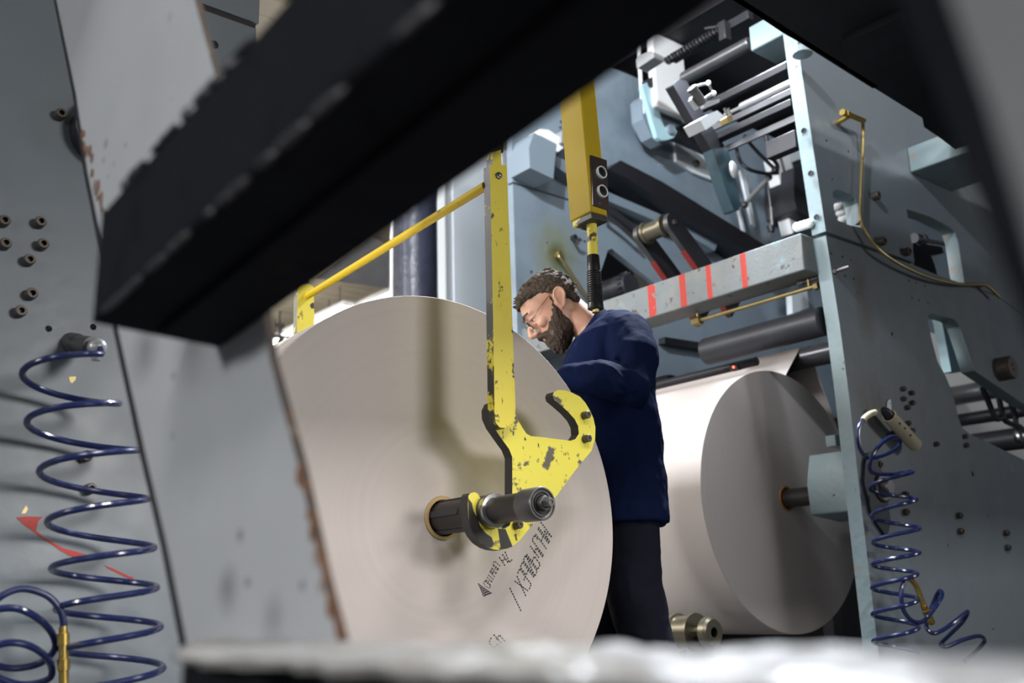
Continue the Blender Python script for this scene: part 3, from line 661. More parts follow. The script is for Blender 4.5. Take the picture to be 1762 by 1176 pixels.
q = PS(523, 490, -1.0); m = MB(); m.box((q + V((q.x, q.y, 4.2)))/2, (.03, .02, 4.2-q.z), (u1, d1, EZ)); m.build('hanger_bar', 'black', yk)
hk = [(841,704),(846,693),(856,688),(872,690),(886,712),(898,735),(906,747),(914,751),(936,753),(954,755.6),(982,759),(990,756),(996,747),(995,734),(989,722),(977.5,709),(961.5,695),(953,688),(951,681),(953,675),(960,671.5),(972,672),(984,676),(998,683),(1007,693),(1015,706.5),(1021,720),(1024.5,736),(1024,756),(1018,776),(1006,790),(989,811),(960,851),(940,874),(922,896),(903,920),(893,932),(881,941),(872,945.5),(862,947.5),(849,946),(838,942),(826,934),(816,922),(809,908),(806,890),(805,868),(806,854),(809,849),(817,847.5),(822,850),(829,862),(836,875),(842,888),(850,902),(858,908),(868,910),(877,905),(881,894),(881.5,870),(881.5,830),(881.5,787),(876,773),(865,758),(849,735),(842,719)]
m = MB(); m.prism([[PS(x, y, s_hk) for x, y in hk]], d1*.032, side_mi=1); m.build('hook_plate', ['yellow_hook', 'hook_edge'], yk, smooth=22)
# black worn band on the lower hook
m = MB(); m.prism([[PS(x, y, s_hk+.0007) for x, y in [(806,858),(812,866),(815,880),(822,892),(826,906),(836,918),(846,925),(850,936),(845,943),(836,940),(824,932),(814,919),(808,905),(806.5,888)]]], d1*.0007); m.build('worn_patch', 'hook_edge', yk, smooth=0)
m = MB(); m.prism([[PS(x, y, s_hk+.0007) for x, y in [(857,910),(870,911),(882,941),(873,944.5),(862,946.5),(860,930)]]], d1*.0007); m.build('worn_patch', 'hook_edge', yk, smooth=0)
for x, y in ((1000.6,716),(1002,756.5),(846,903),(883.5,904.5)):
    p = PS(x+4, y-.5, s_hk); m = MB(); m.lathe(p, -d1, [(-.002, .0105), (.018, .0105), (.020, .009), (.020, .003), (.017, .0028), (.017, .0002)], 18, cap=False); m.build('guide_pin', 'bolt', yk)

# pendant control of the hoist
VN = V((.641, .767, 0)).normalized()
K = PD(1018, 364, 2.72); T_ = PP(1002, 190, K, VN); ax_ = (T_ - K).normalized(); bx = (EX - ax_*EX.dot(ax_)).normalized(); byy = ax_.cross(bx)
if byy.dot(EY) < 0: byy = -byy
pd = thing('pendant_control', K + bx*.03 + byy*.04, 'yellow hoist control box with two round buttons and a black ribbed grip', 'control')
wx, wy = .062, .088
m = MB(); m.box(K + bx*wx/2 + byy*wy/2 + ax_*.55, (wx, wy, 1.1), (bx, byy, ax_)); m.build('housing', 'yellow_deep', pd, bevel=.004)
m = MB(); m.box(K + bx*(wx/2+.004) + byy*wy/2 - ax_*.008, (wx*.98, wy*.9, .02), (bx, byy, ax_)); m.build('end_flange', 'yellow_worn', pd, bevel=.003)
def PK(px, py, o=0.): return PP(px, py, K - byy*o, byy)
qa = [PK(1014.5, 268), PK(1042, 277), PK(1045.5, 363), PK(1018.5, 354)]
m = MB(); m.prism([[p - byy*.005 for p in qa]], byy*.0048); m.build('button_panel', 'panel_plate', pd, bevel=.0008)
for x, y in ((1033.5, 297.5), (1035, 330)):
    p = PK(x, y, .005)
    m = MB(); m.lathe(p, -byy, [(-.001, .0185), (.006, .0185), (.0075, .018), (.0075, .0152), (.004, .0149)], 28, cap=False); b_ = m.build('button_guard', 'white_paint', pd)
    m = MB(); m.lathe(p, -byy, [(0, .0144), (.0045, .0144), (.0055, .012)], 24); m.build('push_button', 'rubber', b_)
p = PK(1031.5, 350, .005); m = MB(); m.sphere(p, .0035, n=10); m.build('panel_screw', 'steel', pd)
Hc = K + bx*wx*.52 + byy*wy*.5; h0 = PP(1017.5, 374, Hc, VN); h1 = PP(1020.5, 440, Hc, VN); h2 = PP(1025, 533, Hc, VN)
m = MB(); m.cyl(h0 + (h0-h1)*.15, h1 + (h1-h0)*.03, .0145, n=20); m.lathe(h0, h1-h0, [(-.004, .017), (.008, .018), (.012, .0155)], 20); m.build('handle_tube', 'yellow', pd)
gd = (h2-h1).normalized(); gl = (h2-h1).length
prof = [(0, .0155), (.003, .0175)]
for k in range(14):
    t_ = gl*(.30+.6*k/14); prof += [(t_, .0185+.0025*k/14), (t_+gl*.012, .0205+.002*k/14), (t_+gl*.024, .0185+.0025*k/14)]
prof += [(gl*.92, .022), (gl*.985, .0222), (gl, .019)]
m = MB(); m.lathe(h1, gd, prof, 26); m.build('grip', 'rubber', pd, smooth=40)
m = MB(); m.lathe(h2, gd, [(-.002, .011), (.008, .011), (.010, .009)], 8); m.build('end_nut', 'brass_dull', pd)

# ================================================================ FAR ROLL IN THE PRESS
L2 = .92
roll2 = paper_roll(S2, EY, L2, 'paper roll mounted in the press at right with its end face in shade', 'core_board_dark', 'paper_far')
m = MB(); m.lathe(S2, -EY, [(-1.1, .0425), (.175, .0425)], 32); o = m.build('roll_shaft', 'shaft_steel'); tag(o, 'dark shaft joining the far roll to its pale chuck block', 'shaft')
# web running from the roll up over the guide roller
WX, WZ, wr = PY(1380, 603, 2.75).x, PY(1380, 612, 2.75).z, .055
RC = V((WX + .02, 0, WZ - .01))
def web_pts():
    ctr = V((S2.x, S2.z)); g = V((RC.x, RC.z)); dv = g - ctr; D = dv.length
    # outer tangent on the +x side
    base = math.atan2(dv.y, dv.x); al = math.acos((R1+.001 - wr)/D)
    a = base - al
    n = V((math.cos(a), math.sin(a)))
    p1 = ctr + n*(R1+.001); p2 = g + n*(wr+.001)
    pts = []
    for k in range(8): q = a - .25 + .25*k/7; pts.append(ctr + V((math.cos(q), math.sin(q)))*(R1+.001))
    pts.append(p2)
    for k in range(1, 10): q = a + (math.pi*.62)*k/9; pts.append(g + V((math.cos(q), math.sin(q)))*(wr+.001))
    t_ = V((-math.sin(q), math.cos(q))); pts.append(pts[-1] + t_*.8)
    return pts
wp = web_pts(); m = MB()
for k in range(len(wp)-1):
    a, b = wp[k], wp[k+1]; n = V((b.y-a.y, a.x-b.x)).normalized()*.0006
    y0, y1 = S2.y+.002, S2.y+L2-.002
    m.add([(a.x,y0,a.y),(b.x,y0,b.y),(b.x,y1,b.y),(a.x,y1,a.y),(a.x+n.x,y0,a.y+n.y),(b.x+n.x,y0,b.y+n.y),(b.x+n.x,y1,b.y+n.y),(a.x+n.x,y1,a.y+n.y)], [[0,1,2,3],[4,7,6,5],[0,4,5,1],[3,2,6,7]])
o = m.build('paper_web', 'paper', smooth=60); tag(o, 'sheet of paper running from the far roll up to a guide roller', 'paper')
m = MB(); m.lathe((RC.x, 2.36, RC.z), EY, [(0, .02), (.03, .02), (.031, wr-.001), (1.55, wr-.001), (1.551, .02), (FY-2.36-.001, .02)], 32)
o = m.build('guide_roller', 'roller'); tag(o, 'dark guide roller just above the far roll, carrying its paper sheet', 'roller')

# ================================================================ UPPER MACHINERY BETWEEN THE SIDE FRAMES
def one(name, m, matn, label, cat, group=None, **k):
    o = m.build(name, matn, **k); return tag(o, label, cat, group)
Xb = PY(1050, 120, 4.9).x
m = MB(); m.box((7.4, 4.1, 4.6), (5.2, 3.2, .58)); one('dark_void_box', m, 'black', 'black box added to keep the gap behind the idler rollers dark', 'dark box')  # black box put in so the void behind the rollers stays dark
xa, xb = PY(1124, 90, 4.0).x, PY(1178, 110, 4.0).x
m = MB(); m.box(((xa+xb)/2, 4.03, 4.02), (xb-xa, .06, .57)); one('upright_plate', m, 'white_paint', 'white upright panel behind the coiled cable at the top of the press', 'panel', bevel=.01)
p = PY(1101, 120, 4.1); m = MB(); m.cyl((p.x, p.y, 3.7), (p.x, p.y, 4.45), .013); one('thin_post', m, 'white_paint', 'thin white upright post left of the white upright panel', 'post')
m = MB(); m.box((7.3, 4.12, .9), (4.6, .06, 1.8)); one('dark_void_sheet', m, 'black', 'black sheet added low in the press to darken the slot of the right plate', 'panel')  # added black sheet that supplies the darkness behind slot and gap
a, b = ybar((1345, 38), 1290, 2.346); m = MB(); m.box((a+b)/2 + EX*.1, (.2, b.y-a.y, .13)); one('roller_bracket', m, 'press_edge', 'pale blue bracket block at the upper end of the large idler roller', 'bracket', bevel=.006)

def ycyl(name, pr, xl, Yr, r, matn, label, cat='roller', stub=None):
    a, b = ybar(pr, xl, Yr); m = MB(); e = b.y - a.y
    m.lathe(a, EY, [(0, r*.9), (.006, r), (e-.006, r), (e, r*.9)], 26)
    if stub:
        c = ybar(pr, stub, Yr)[1]; m.cyl(V((a.x, b.y-.001, a.z)), V((a.x, c.y, a.z)), r*.45)
    return one(name, m, matn, label, cat)
def yrect(name, pr, xl, Yr, w, h, matn, label, cat='bar'):
    a, b = ybar(pr, xl, Yr); m = MB(); m.box((a+b)/2, (w, b.y-a.y, h)); return one(name, m, matn, label, cat, bevel=.003)
ycyl('idler_roller', (1291, 74), 1176, 2.93, .038, 'roller', 'large grey idler roller at the top, running from the pale bracket down left')
ycyl('idler_roller', (1364, 142), 1275, 2.36, .021, 'roller_light', 'slim pale roller with a thin journal, above the grey flat bars', stub=1247)
yrect('web_guide_bar', (1356, 114), 1200, 2.36, .03, .036, 'black', 'black square bar topped by a thin highlight, uppermost of the guide bars')
a, b = ybar((1354, 107), 1212, 2.36); m = MB(); m.cyl(a, b, .006, n=8); one('highlight_rod', m, 'dull_steel', 'highlight shaped as a thin rod along the uppermost black guide bar', 'rod')  # bright edge highlight of the bar, built as its own thin rod
yrect('web_guide_bar', (1364, 156), 1217, 2.36, .012, .032, 'roller', 'grey flat bar right under the slim pale roller')
yrect('web_guide_bar', (1366, 178), 1237, 2.36, .05, .035, 'black', 'black bar between the two grey flat guide bars')
yrect('web_guide_bar', (1369, 203), 1246, 2.36, .012, .034, 'roller', 'grey flat bar, lowest of the guide bars above the black hoses')
yrect('web_guide_bar', (1374, 240), 1323, 2.36, .05, .085, 'black', 'thick black beam end right of the black hoses beside the right side plate')
YE = ybar((1369, 203), 1246, 2.36)[1].y; print('YE', YE)
m = MB(); m.prism([poly([(1158,146),(1170,136),(1182,140),(1212,196),(1246,250),(1258,285),(1240,290),(1226,262),(1196,212)], YE+.01)], (0, .05, 0)); one('end_plate', m, 'black', 'black slanted end plate where the guide bars meet', 'plate', bevel=.006)
m = MB(); m.prism([poly([(1226,256),(1252,254),(1264,300),(1275,352),(1271,362),(1263,363),(1250,330)], YE-.07)], (0, .06, 0)); one('link_plate', m, mat('teal_dark', (.022, .045, .058), .4, var=.3).name, 'dark teal link plate hanging below the black slanted end plate', 'plate', bevel=.006)
# boxed beam with accordion cable
a, b = ybar((1292, 26), 1158, 3.0); m = MB(); m.box((a+b)/2, (.05, b.y-a.y, .055)); one('cable_beam', m, 'dark_steel', 'dark boxed beam at the very top carrying the coiled cable', 'beam', bevel=.004)
p = lambda x, y: PP(x, y, (a.x-.05, 0, 0), (1, 0, 0))
ax0, ax1 = p(1240, 50), p(1146, 106); m = MB(); path = []
dv = (ax1-ax0); n_ = 17*10; q = dv.normalized(); w1 = q.orthogonal().normalized(); w2 = q.cross(w1)
for k in range(n_+1):
    t_ = k/n_; an = 2*math.pi*k/10; path.append(ax0 + dv*t_ + (w1*math.cos(an)+w2*math.sin(an))*.022)
m.tube(path, .007, 6); m.tube([ax0, ax1], .012, 8); one('coiled_cable', m, 'black', 'black coiled cable stretched along the dark boxed beam at the top', 'cable')
m = MB(); c_ = p(1247, 55); m.box(c_, (.06, .05, .12)); m.cyl(c_ + V((0,.02,.05)), c_ + V((-.03,.12,.07)), .008); one('cable_clamp', m, 'dark_steel', 'dark clamp block where the coiled cable meets its boxed beam', 'clamp', bevel=.004)
m = MB(); m.prism([[p(1111,110), p(1116,102), p(1136,95), p(1142,98), p(1143,106), p(1113,126)]], (-.09, 0, 0)); m2 = m
one('terminal_box', m, 'roller_light', 'small pale terminal box at the left end of the coiled cable', 'box', bevel=.008)
# little pneumatic valve
YV = YE - .25
t = thing('pneumatic_valve', PY(1203, 178, YV), 'small grey pneumatic valve with two white ball ends between roller and bars', 'valve')
m = MB(); m.cyl(PY(1193,155,YV), PY(1210,178,YV), .02); m.cyl(PY(1190,151,YV), PY(1193,155,YV), .024); m.build('valve_body', 'dull_steel', t)
m = MB(); m.tube([PY(1193,150,YV), PY(1206,146,YV), PY(1219,143,YV)], .006); m.tube([PY(1219,143,YV), PY(1223,153,YV), PY(1227,160,YV)], .006); m.tube([PY(1211,172,YV), PY(1227,160,YV)], .008); m.build('linkage', 'steel', t)
for x, y in ((1219,143),(1228,161)):
    m = MB(); m.sphere(PY(x,y,YV-.01), .0125); m.build('ball_end', 'white_paint', t)
m = MB(); m.prism([poly([(1192,165),(1204,184),(1201,188),(1190,172)], YV+.02)], (0, .02, 0)); m.prism([poly([(1208,176),(1238,170),(1238,176),(1212,186)], YV+.02)], (0, .02, 0)); m.build('valve_mount', 'roller_light', t)
m = MB(); m.prism([poly([(1204,206),(1220,196),(1234,190),(1246,200),(1232,212),(1214,224)], YV+.14)], (0, .10, 0)); one('folded_plate', m, 'roller_light', 'pale folded metal plate below the small pneumatic valve', 'plate', bevel=.003)
m = MB()
t = thing('bar_clamp', PY(1255, 205, YV), 'small brass coloured clamp with two pins between the guide bars', 'clamp')
m = MB(); m.prism([poly([(1250,202),(1258,196),(1262,206),(1254,212)], YV-.05)], (0, .04, 0)); m.build('clamp_body', 'brass_dull', t, bevel=.003)
for x in (1246, 1252): 
    m = MB(); m.cyl(PY(x,186,YV-.04), PY(x+7,202,YV-.04), .006); m.build('pin', 'steel', t)
# light blue lever with boss
YL = FY - .22
t = thing('control_lever', PY(1135, 240, YL), 'light blue cranked lever in front of the pale far plate', 'lever')
m = MB(); m.prism([poly([(1105,149),(1110,143),(1117,139),(1123,147),(1140,212),(1143,218),(1146,220),(1160,214),(1165,228),(1160,237),(1148,241),(1138,242),(1131,236)], YL)], (0, .035, 0)); m.build('lever_arm', 'lever_paint', t, bevel=.006)
m = MB(); pz = PY(1152, 224, YL); m.lathe(pz, -EY, [(-.2, .035), (.02, .035), (.022, .032)], 24); m.build('pivot_boss', 'press_paint_far', t)
m = MB(); m.prism([poly([(1115,136),(1124,131),(1132,144),(1128,152),(1120,148)], YL-.02)], (0, .06, 0)); m.build('lever_clamp', 'black', t, bevel=.006)
m = MB(); m.prism([poly([(1103,172),(1108,163),(1120,166),(1160,192),(1172,204),(1173,213),(1164,234),(1150,246),(1138,248),(1122,236),(1106,205)], YL+.05)], (0, .10, 0)); one('lever_housing', m, 'press_paint_far', 'grey rounded housing behind the light blue lever', 'housing', bevel=.012)
m = MB(); m.prism([poly([(1128,154),(1156,170),(1155,181),(1150,187),(1129,170)], YL-.03)], (0, .03, 0)); one('white_plate', m, 'white_paint', 'white small plate with notch right of the light blue lever top', 'plate', bevel=.002)
m = MB(); m.prism([poly([(1165,180),(1193,202),(1183,207),(1164,190)], YL-.03)], (0, .03, 0)); one('white_plate', m, 'white_paint', 'bright background shaped as a small white plate beside the black slanted end plate', 'plate', bevel=.002)  # bright hall showing through a gap, modelled as a white piece
m = MB(); m.prism([poly([(1168,219),(1177,212),(1228,250),(1226,264),(1162,236)], YL+.0)], (0, .06, 0)); one('diagonal_strut', m, 'black', 'short black strut from the lever boss toward the teal link plate', 'strut', bevel=.004)
m = MB(); m.prism([poly([(1178,208),(1186,204),(1226,240),(1226,249)], YL+.03)], (0, .03, 0)); one('bright_gap_strip', m, 'white_paint', 'bright background shaped as a white strip above the short black strut', 'strip', bevel=.002)  # bright background behind the far plate, made as a white strip
m = MB(); m.prism([poly([(1162,237),(1172,241),(1222,272),(1232,312),(1215,306),(1190,296),(1164,277)], FY-.03)] ,(0, .025, 0)); one('lit_patch', m, 'cabinet_paint', 'patch of light shaped as a pale plate under the short black strut on the far plate', 'plate', bevel=.002)  # light falling on the far plate, built as a thin pale sheet
# hoses and fittings inside
YH = 3.62
def hose(pts, r, matn, label, Y=YH, name='air_hose', cat='hose'):
    m = MB(); m.tube(smoothpath([PY(x, y, Y + (q[0] if q else 0)) for x, y, *q in pts], 6), r, 10); return one(name, m, matn, label, cat)
hose([(1280,232,-.03),(1285.5,241,-.03),(1301,259),(1317,275),(1333,291)], .012, 'black', 'upper black hose dropping to the hose knot beside the right plate')
hose([(1266,250,.05),(1268.6,263),(1276,281),(1292,293,-.03),(1317,298.6,-.03),(1335,298)], .012, 'black', 'lower black hose looping left under the guide bars')
hose([(1316,226,-.06),(1318.6,238,-.06),(1323,256,-.06),(1330,273,-.06),(1338,286,-.05),(1336,296,-.05)], .013, 'black', 'right black hose bending down next to the thick black beam end')
m = MB(); m.sphere(PY(1334,293,YH-.02), (.022,.03,.03)); m.cyl(PY(1322,299,YH-.03), PY(1338,298,YH-.03), .013); one('hose_knot', m, 'dark_steel', 'dark fitting where the three black hoses meet', 'fitting')
t = thing('swing_lever', PY(1280, 355, YH), 'pale short link arm with dark joints below the black hoses', 'arm')
m = MB(); m.tube([PY(1283,350,YH), PY(1301,330,YH), PY(1321,308,YH)], .016); m.build('rod', 'roller_light', t)
for x, y in ((1281,353),(1323,305)):
    m = MB(); m.sphere(PY(x,y,YH), .024); m.build('joint', 'dark_steel', t)
t = thing('filter_cylinder', PY(1326, 408, YH), 'small dark cylinder on a thin stem above the right end of the red banded beam', 'cylinder')
m = MB(); m.cyl(PY(1327,358,YH), PY(1329,390,YH), .018); m.build('body', 'dull_steel', t)
m = MB(); m.cyl(PY(1327,390,YH), PY(1327.5,399,YH), .028, .018); m.build('base_cup', 'black', t)
m = MB(); m.tube([PY(1321,318,YH), PY(1324,340,YH), PY(1326,358,YH)], .004, 6); m.cyl(PY(1327,398,YH), PY(1326,412,YH), .005); m.build('stem', 'steel', t)
m = MB(); m.prism([poly([(1332,271),(1357,264),(1380,338),(1374,392),(1364,402)], 4.1)], (0, .10, 0)); one('pale_post', m, 'white_paint', 'white slanting post left of the right side plate edge', 'post', bevel=.004)
m = MB(); m.tube([PY(1342,268,4.085), PY(1356,318,4.085), PY(1368,352,4.085)], .01); one('dark_cable', m, 'black', 'dark cable hanging down the white slanting post', 'cable')
m = MB(); m.prism([poly([(1357,262),(1380,252),(1384,271),(1360,280)], 4.19)], (0, .06, 0)); one('small_panel', m, 'cabinet_paint', 'small pale blue panel left of the right side plate under the thick black beam end', 'panel', bevel=.003)
m = MB(); m.prism([poly([(1366,288),(1392,278),(1402,345),(1400,378),(1371,362),(1366,340)], 3.98)], (0, .27, 0)); one('dark_bracket', m, 'dark_steel', 'dark bracket close to the right side plate edge', 'bracket', bevel=.006)
t = thing('cable_bundle', PY(1385, 396, 2.6), 'white bundle of plugs on the right end of the red banded beam', 'cable')
for k, (x, y) in enumerate(((1372,392),(1379,390),(1386,388),(1393,386))):
    m = MB(); m.sphere(PX(x,y-1,3.70), (.022,.022,.022)); m.build('plug', 'white_paint', t)
m = MB(); m.sphere(PY(1262,292,YE-.1), (.03,.012,.045), (EX, EY, EZ)); one('clamp_knob', m, 'roller_light', 'pale oval clamp knob on the dark teal link plate', 'knob')
m = MB(); m.prism([poly([(1274,293),(1283,299),(1300,390),(1294,386)], 4.1)], (0, .02, 0)); one('reflection_strip', m, 'cabinet_paint', 'reflection shaped as a pale blue strip left of the pale short link arm', 'strip')  # this sliver of reflected light and the next are modelled as pale bars
m = MB(); m.prism([poly([(1263,322),(1266,322),(1283,399),(1279,398)], 4.1)], (0, .02, 0)); one('reflection_strip', m, 'cabinet_paint', 'reflection shaped as a thin pale strip just right of the dark teal link plate', 'strip')
# belt roller on two arms
Y0 = 3.25; a = PY(1160, 383, Y0); b = ybar((1160, 383), 1101, Y0)[1]
t = thing('tension_roller', a + (b-a)*.5, 'shiny bronze roller between two dark arms with red painted edges', 'roller')
dirn = (PY(1222, 470, Y0) - a); dirn.y = 0; dirn.normalize(); nr = V((-dirn.z, 0, dirn.x)); 
if nr.x > 0: nr = -nr
for Yp in (a.y, b.y - .03):
    pts = []
    for k in range(13):
        an = math.pi*k/12; pts.append(V((a.x, Yp, a.z)) + nr*math.cos(an)*.056 - dirn*math.sin(an)*.056)
    pts += [V((a.x, Yp, a.z)) - nr*.065 + dirn*.62, V((a.x, Yp, a.z)) + nr*.065 + dirn*.62]
    m = MB(); m.prism([pts], (0, .03, 0), side_mi=1); ar_ = m.build('arm', ['black', 'dull_steel'], t, smooth=30)
    e0 = V((a.x, Yp+.015, a.z)) + nr*.0595 + dirn*.15; e1 = V((a.x, Yp+.015, a.z)) + nr*.067 + dirn*.6
    m = MB(); m.box((e0+e1)/2, ((e1-e0).length, .034, .006), ((e1-e0).normalized(), EY, (e1-e0).normalized().cross(EY))); m.build('red_edge', 'red_dark', ar_)
yl = b.y - .03 - a.y - .03; g0 = V((a.x, a.y+.03, a.z))
m = MB(); m.lathe(g0, EY, [(0, .018), (yl*.12, .018), (yl*.12, .064), (yl*.22, .064), (yl*.24, .05), (yl*.80, .05), (yl*.82, .064), (yl*.9, .064), (yl*.9, .018), (yl, .018)], 36, cap=False); m.build('roller_drum', 'bronze', t, smooth=30)
m = MB(); m.lathe(V((a.x, a.y, a.z)), -EY, [(-.002, .016), (.008, .016), (.01, .013)], 6); m.build('axle_nut', 'bolt', t)
# dark rollers below the banded beam
ycyl('drive_roller', (1420, 552), 1215, 2.36, .066, 'dark_steel', 'fat dark roller under the red banded beam')
m = MB(); m.prism([poly([(1144,580),(1236,594),(1238,607),(1144,591)], 4.2)], (0, .055, 0)); one('flat_bar', m, 'black', 'flat black bar behind the worker below the cross beam', 'bar', bevel=.003)
m = MB(); m.prism([poly([(1362,506),(1388,498),(1392,530),(1364,540)], 4.15)], (0, .05, 0)); one('small_panel', m, 'cabinet_paint', 'small pale panel glimpsed under the right end of the red banded beam', 'panel', bevel=.003)
a, b = ybar((1302, 622), 1214, 2.85); m = MB(); m.cyl(a, V((a.x, FY-.001, a.z)), .022); t = thing('sensor_bar', V((a.x, 3.5, a.z)), 'black bar with a tiny red light just above the far roll', 'sensor'); m.build('bar', 'black', t)
pl_ = PX(1262, 632, a.x-.03); m = MB(); m.box(V((a.x-.012, pl_.y, pl_.z)), (.03, .05, .03)); m.build('sensor_head', 'black', t, bevel=.003)
m = MB(); m.sphere(V((a.x-.029, pl_.y, pl_.z)), .006); m.build('indicator_light', 'led', t)
p = PY(1160, 668, 3.75); m = MB(); m.lathe(p, EY, [(0, .05), (0, .075), (.02, .085), (.5, .085)], 28); one('dark_roller', m, 'black', 'dark roller end in the shade between the worker and the far roll', 'roller')
for i, (y, r, mt_, lb) in enumerate(((668, .07, 'roller', 'grey roller, upper one in the gap right of the side plate'), (716, .045, 'dark_steel', 'dark thin roller in the middle of the gap right of the side plate'), (765, .075, 'dark_steel', 'dark roller lowest in the gap right of the side plate'))):
    a, b = ybar((1860, y-25), 1600, 2.55); m = MB(); m.lathe(a, EY, [(0, r*.9), (.01, r), (1.52, r), (1.53, r*.9)], 24); one('lower_roller', m, mt_, lb, 'roller')
for pts, lb in (([(1690,667),(1700,690),(1709,712),(1716,722),(1728,716)], 'curved black hose hanging left below the round knob wing'), ([(1716,672),(1722,700),(1728,722),(1740,730),(1755,735)], 'curved black hose hanging in the middle below the knob wing'), ([(1738,690),(1746,714),(1752,738),(1775,752)], 'curved black hose hanging right below the knob wing')):
    hose(pts, .015, 'black', lb, 2.42)
p = PY(1753, 745, 2.42); m = MB(); m.sphere(p + V((0,.0,-.02)), (.03,.03,.04)); one('hose_coupling', m, 'steel', 'shiny coupling under the curved black hoses at the right edge', 'coupling')
# floor level roller left of the far roll
Y0 = 2.62; a = PY(1229, 1089, Y0); b = ybar((1229, 1089), 1160, Y0)[1]; L_ = b.y - a.y
t = thing('reel_roller', V((a.x, (a.y+b.y)/2, 0)), 'low bronze roller with bright rims near the floor left of the far roll', 'roller')
m = MB(); m.lathe(a, EY, [(0, .02), (.0, .05), (.01, .058), (L_*.18, .058), (L_*.2, .02), (L_*.42, .02), (L_*.42, .075), (L_*.48, .075), (L_*.5, .064), (L_*.85, .064), (L_*.87, .075), (L_*.92, .075), (L_*.92, .03), (L_, .03)], 36, cap=False); m.build('roller_drum', 'bronze', t, smooth=30)
m = MB(); m.box(V((a.x+.02, a.y + L_*.30, (a.z+.03)/2)), (.06, .03, a.z+.03)); m.box(V((a.x+.02, b.y+.0, (a.z+.03)/2)), (.06, .03, a.z+.03)); m.build('stand', 'black', t, bevel=.004)
p = PY(1433, 1080, 3.8); m = MB(); m.box((p.x, p.y, .5), (.10, .08, 1.0)); one('support_post', m, 'dark_steel', 'dark upright post behind the lower right of the far roll', 'post', bevel=.004)

# ================================================================ AIR HOSES, PIPES AND FITTINGS
eR = V((.7719, -.6351, 0)).normalized(); eN = V((-.641, -.767, 0)).normalized()
def helix(pts, Y, rpx, k0, n=28, tail=None, head=None):
    """pts[i] = axis pixel at turn k0+i (hose at the right extreme there)"""
    P = [PY(x, y, Y) for x, y in pts]; d = [(p-CAM).dot(V((RX.z, RY.z, RZ.z))) for p in P]
    path = []
    for i in range((len(P)-1)*n+1):
        k = min(i//n, len(P)-2); t_ = i/n - k; c = P[k]*(1-t_) + P[k+1]*t_; r = (rpx[k]*(1-t_) + rpx[k+1]*t_)*d[k]/F
        an = 2*math.pi*i/n; path.append(c + (eR*math.cos(an) + eN*math.sin(an))*r)
    return path
h1 = helix([(114,612),(122,697),(152,778),(168,863),(178,948),(182,1017),(192,1085),(196,1157),(200,1232),(204,1310)], 2.12, [66,78,83,82,83,83,80,80,80,80], 0)
t = thing('coiled_air_hose', PY(200, 1250, 2.12), 'dark blue coiled air hose hanging from a pipe stub on the left side plate', 'hose')
f0, f1 = PY(124, 591, YF), PY(170, 599, 2.13)
m = MB(); m.tube([f1 + (f1-f0)*.04, f1 + (f1-f0)*.12 - EZ*.012] + h1[1:], .0068, 10); m.build('hose', 'hose', t)
fd = (f1-f0).normalized(); fl = (f1-f0).length
m = MB(); m.lathe(f0, fd, [(-.01, .024), (.03, .024), (.032, .0205), (fl*.5, .0205), (fl*.51, .022), (fl*.78, .022)], 20); m.build('pipe_stub', 'dull_steel', t)
m = MB(); m.sphere(f1 - fd*.010, .0205); m.lathe(f1 - fd*.010 - EZ*.012, -EZ, [(0, .012), (.016, .009)], 16); m.build('coupling', 'roller_light', t)
def hosepath(pts, Y): return smoothpath([PY(x, y, Y + (q[0] if q else 0)) for x, y, *q in pts], 8)
t = thing('coiled_air_hose', PY(60, 1180, 2.1), 'dark blue coiled air hose bundled at the lower left corner with a brass coupling', 'hose')
m = MB(); m.tube(hosepath([(109,1084),(109,1068),(101,1046),(78,1024),(34,1014),(-10,1036),(-45,1086,.03),(-30,1132,.06),(15,1150,.08),(66,1143,.08),(94,1118,.05),(88,1088,.02),(58,1060,-.02),(20,1047,-.02),(-20,1058,.0),(-50,1105,.04),(-30,1150,.07),(30,1178,.08),(82,1170,.05),(88,1146,.02),(66,1120,-.02),(30,1107,-.03),(-10,1114,-.02),(-50,1150,.02),(-20,1200,.06),(60,1215,.05)], 2.10), .0068, 10); m.build('hose', 'hose', t)
c0_, c1_ = PY(109, 1078, 2.10), PY(110, 1200, 2.10); cd = (c1_-c0_).normalized(); cl = (c1_-c0_).length
m = MB(); m.lathe(c0_, cd, [(0,.008),(.012,.008),(.013,.011),(.035,.011),(.036,.0085),(.06,.0085),(.061,.0115),(.082,.0115),(.083,.009),(cl,.009)], 12); m.build('brass_coupling', 'brass', t)
# right hose
YR = 2.15
t = thing('coiled_air_hose', PY(1540, 1110, YR), 'dark blue coiled air hose below the cream tube on the right side plate', 'hose')
top = hosepath([(1501,712),(1492,717),(1480,731),(1476,748),(1480,773),(1493,788),(1517,785),(1541,773),(1549,759,-.02),(1536,752,-.04),(1517,763,-.04),(1501,785,-.02),(1496,806,.0),(1506,815,.02),(1536,817,.03)], YR)
h2 = helix([(1533,812),(1537,859),(1542,909),(1542,951),(1539,987),(1540,1031),(1541,1078),(1542,1125)], YR, [35,37,38,38,37,37,37,37], 0)
m = MB(); m.tube(top + h2[1:], .0085, 10); m.build('hose', 'hose', t)
m = MB(); m.tube(hosepath([(1506,710),(1497,713),(1489,719),(1485,724)], YR), .0125, 12); m.build('hose_sleeve', 'cream', t)
t = thing('coiled_air_hose', PY(1620, 1110, YR-.1), 'loose end of dark blue coiled hose with brass fitting beside the right hose coil', 'hose')
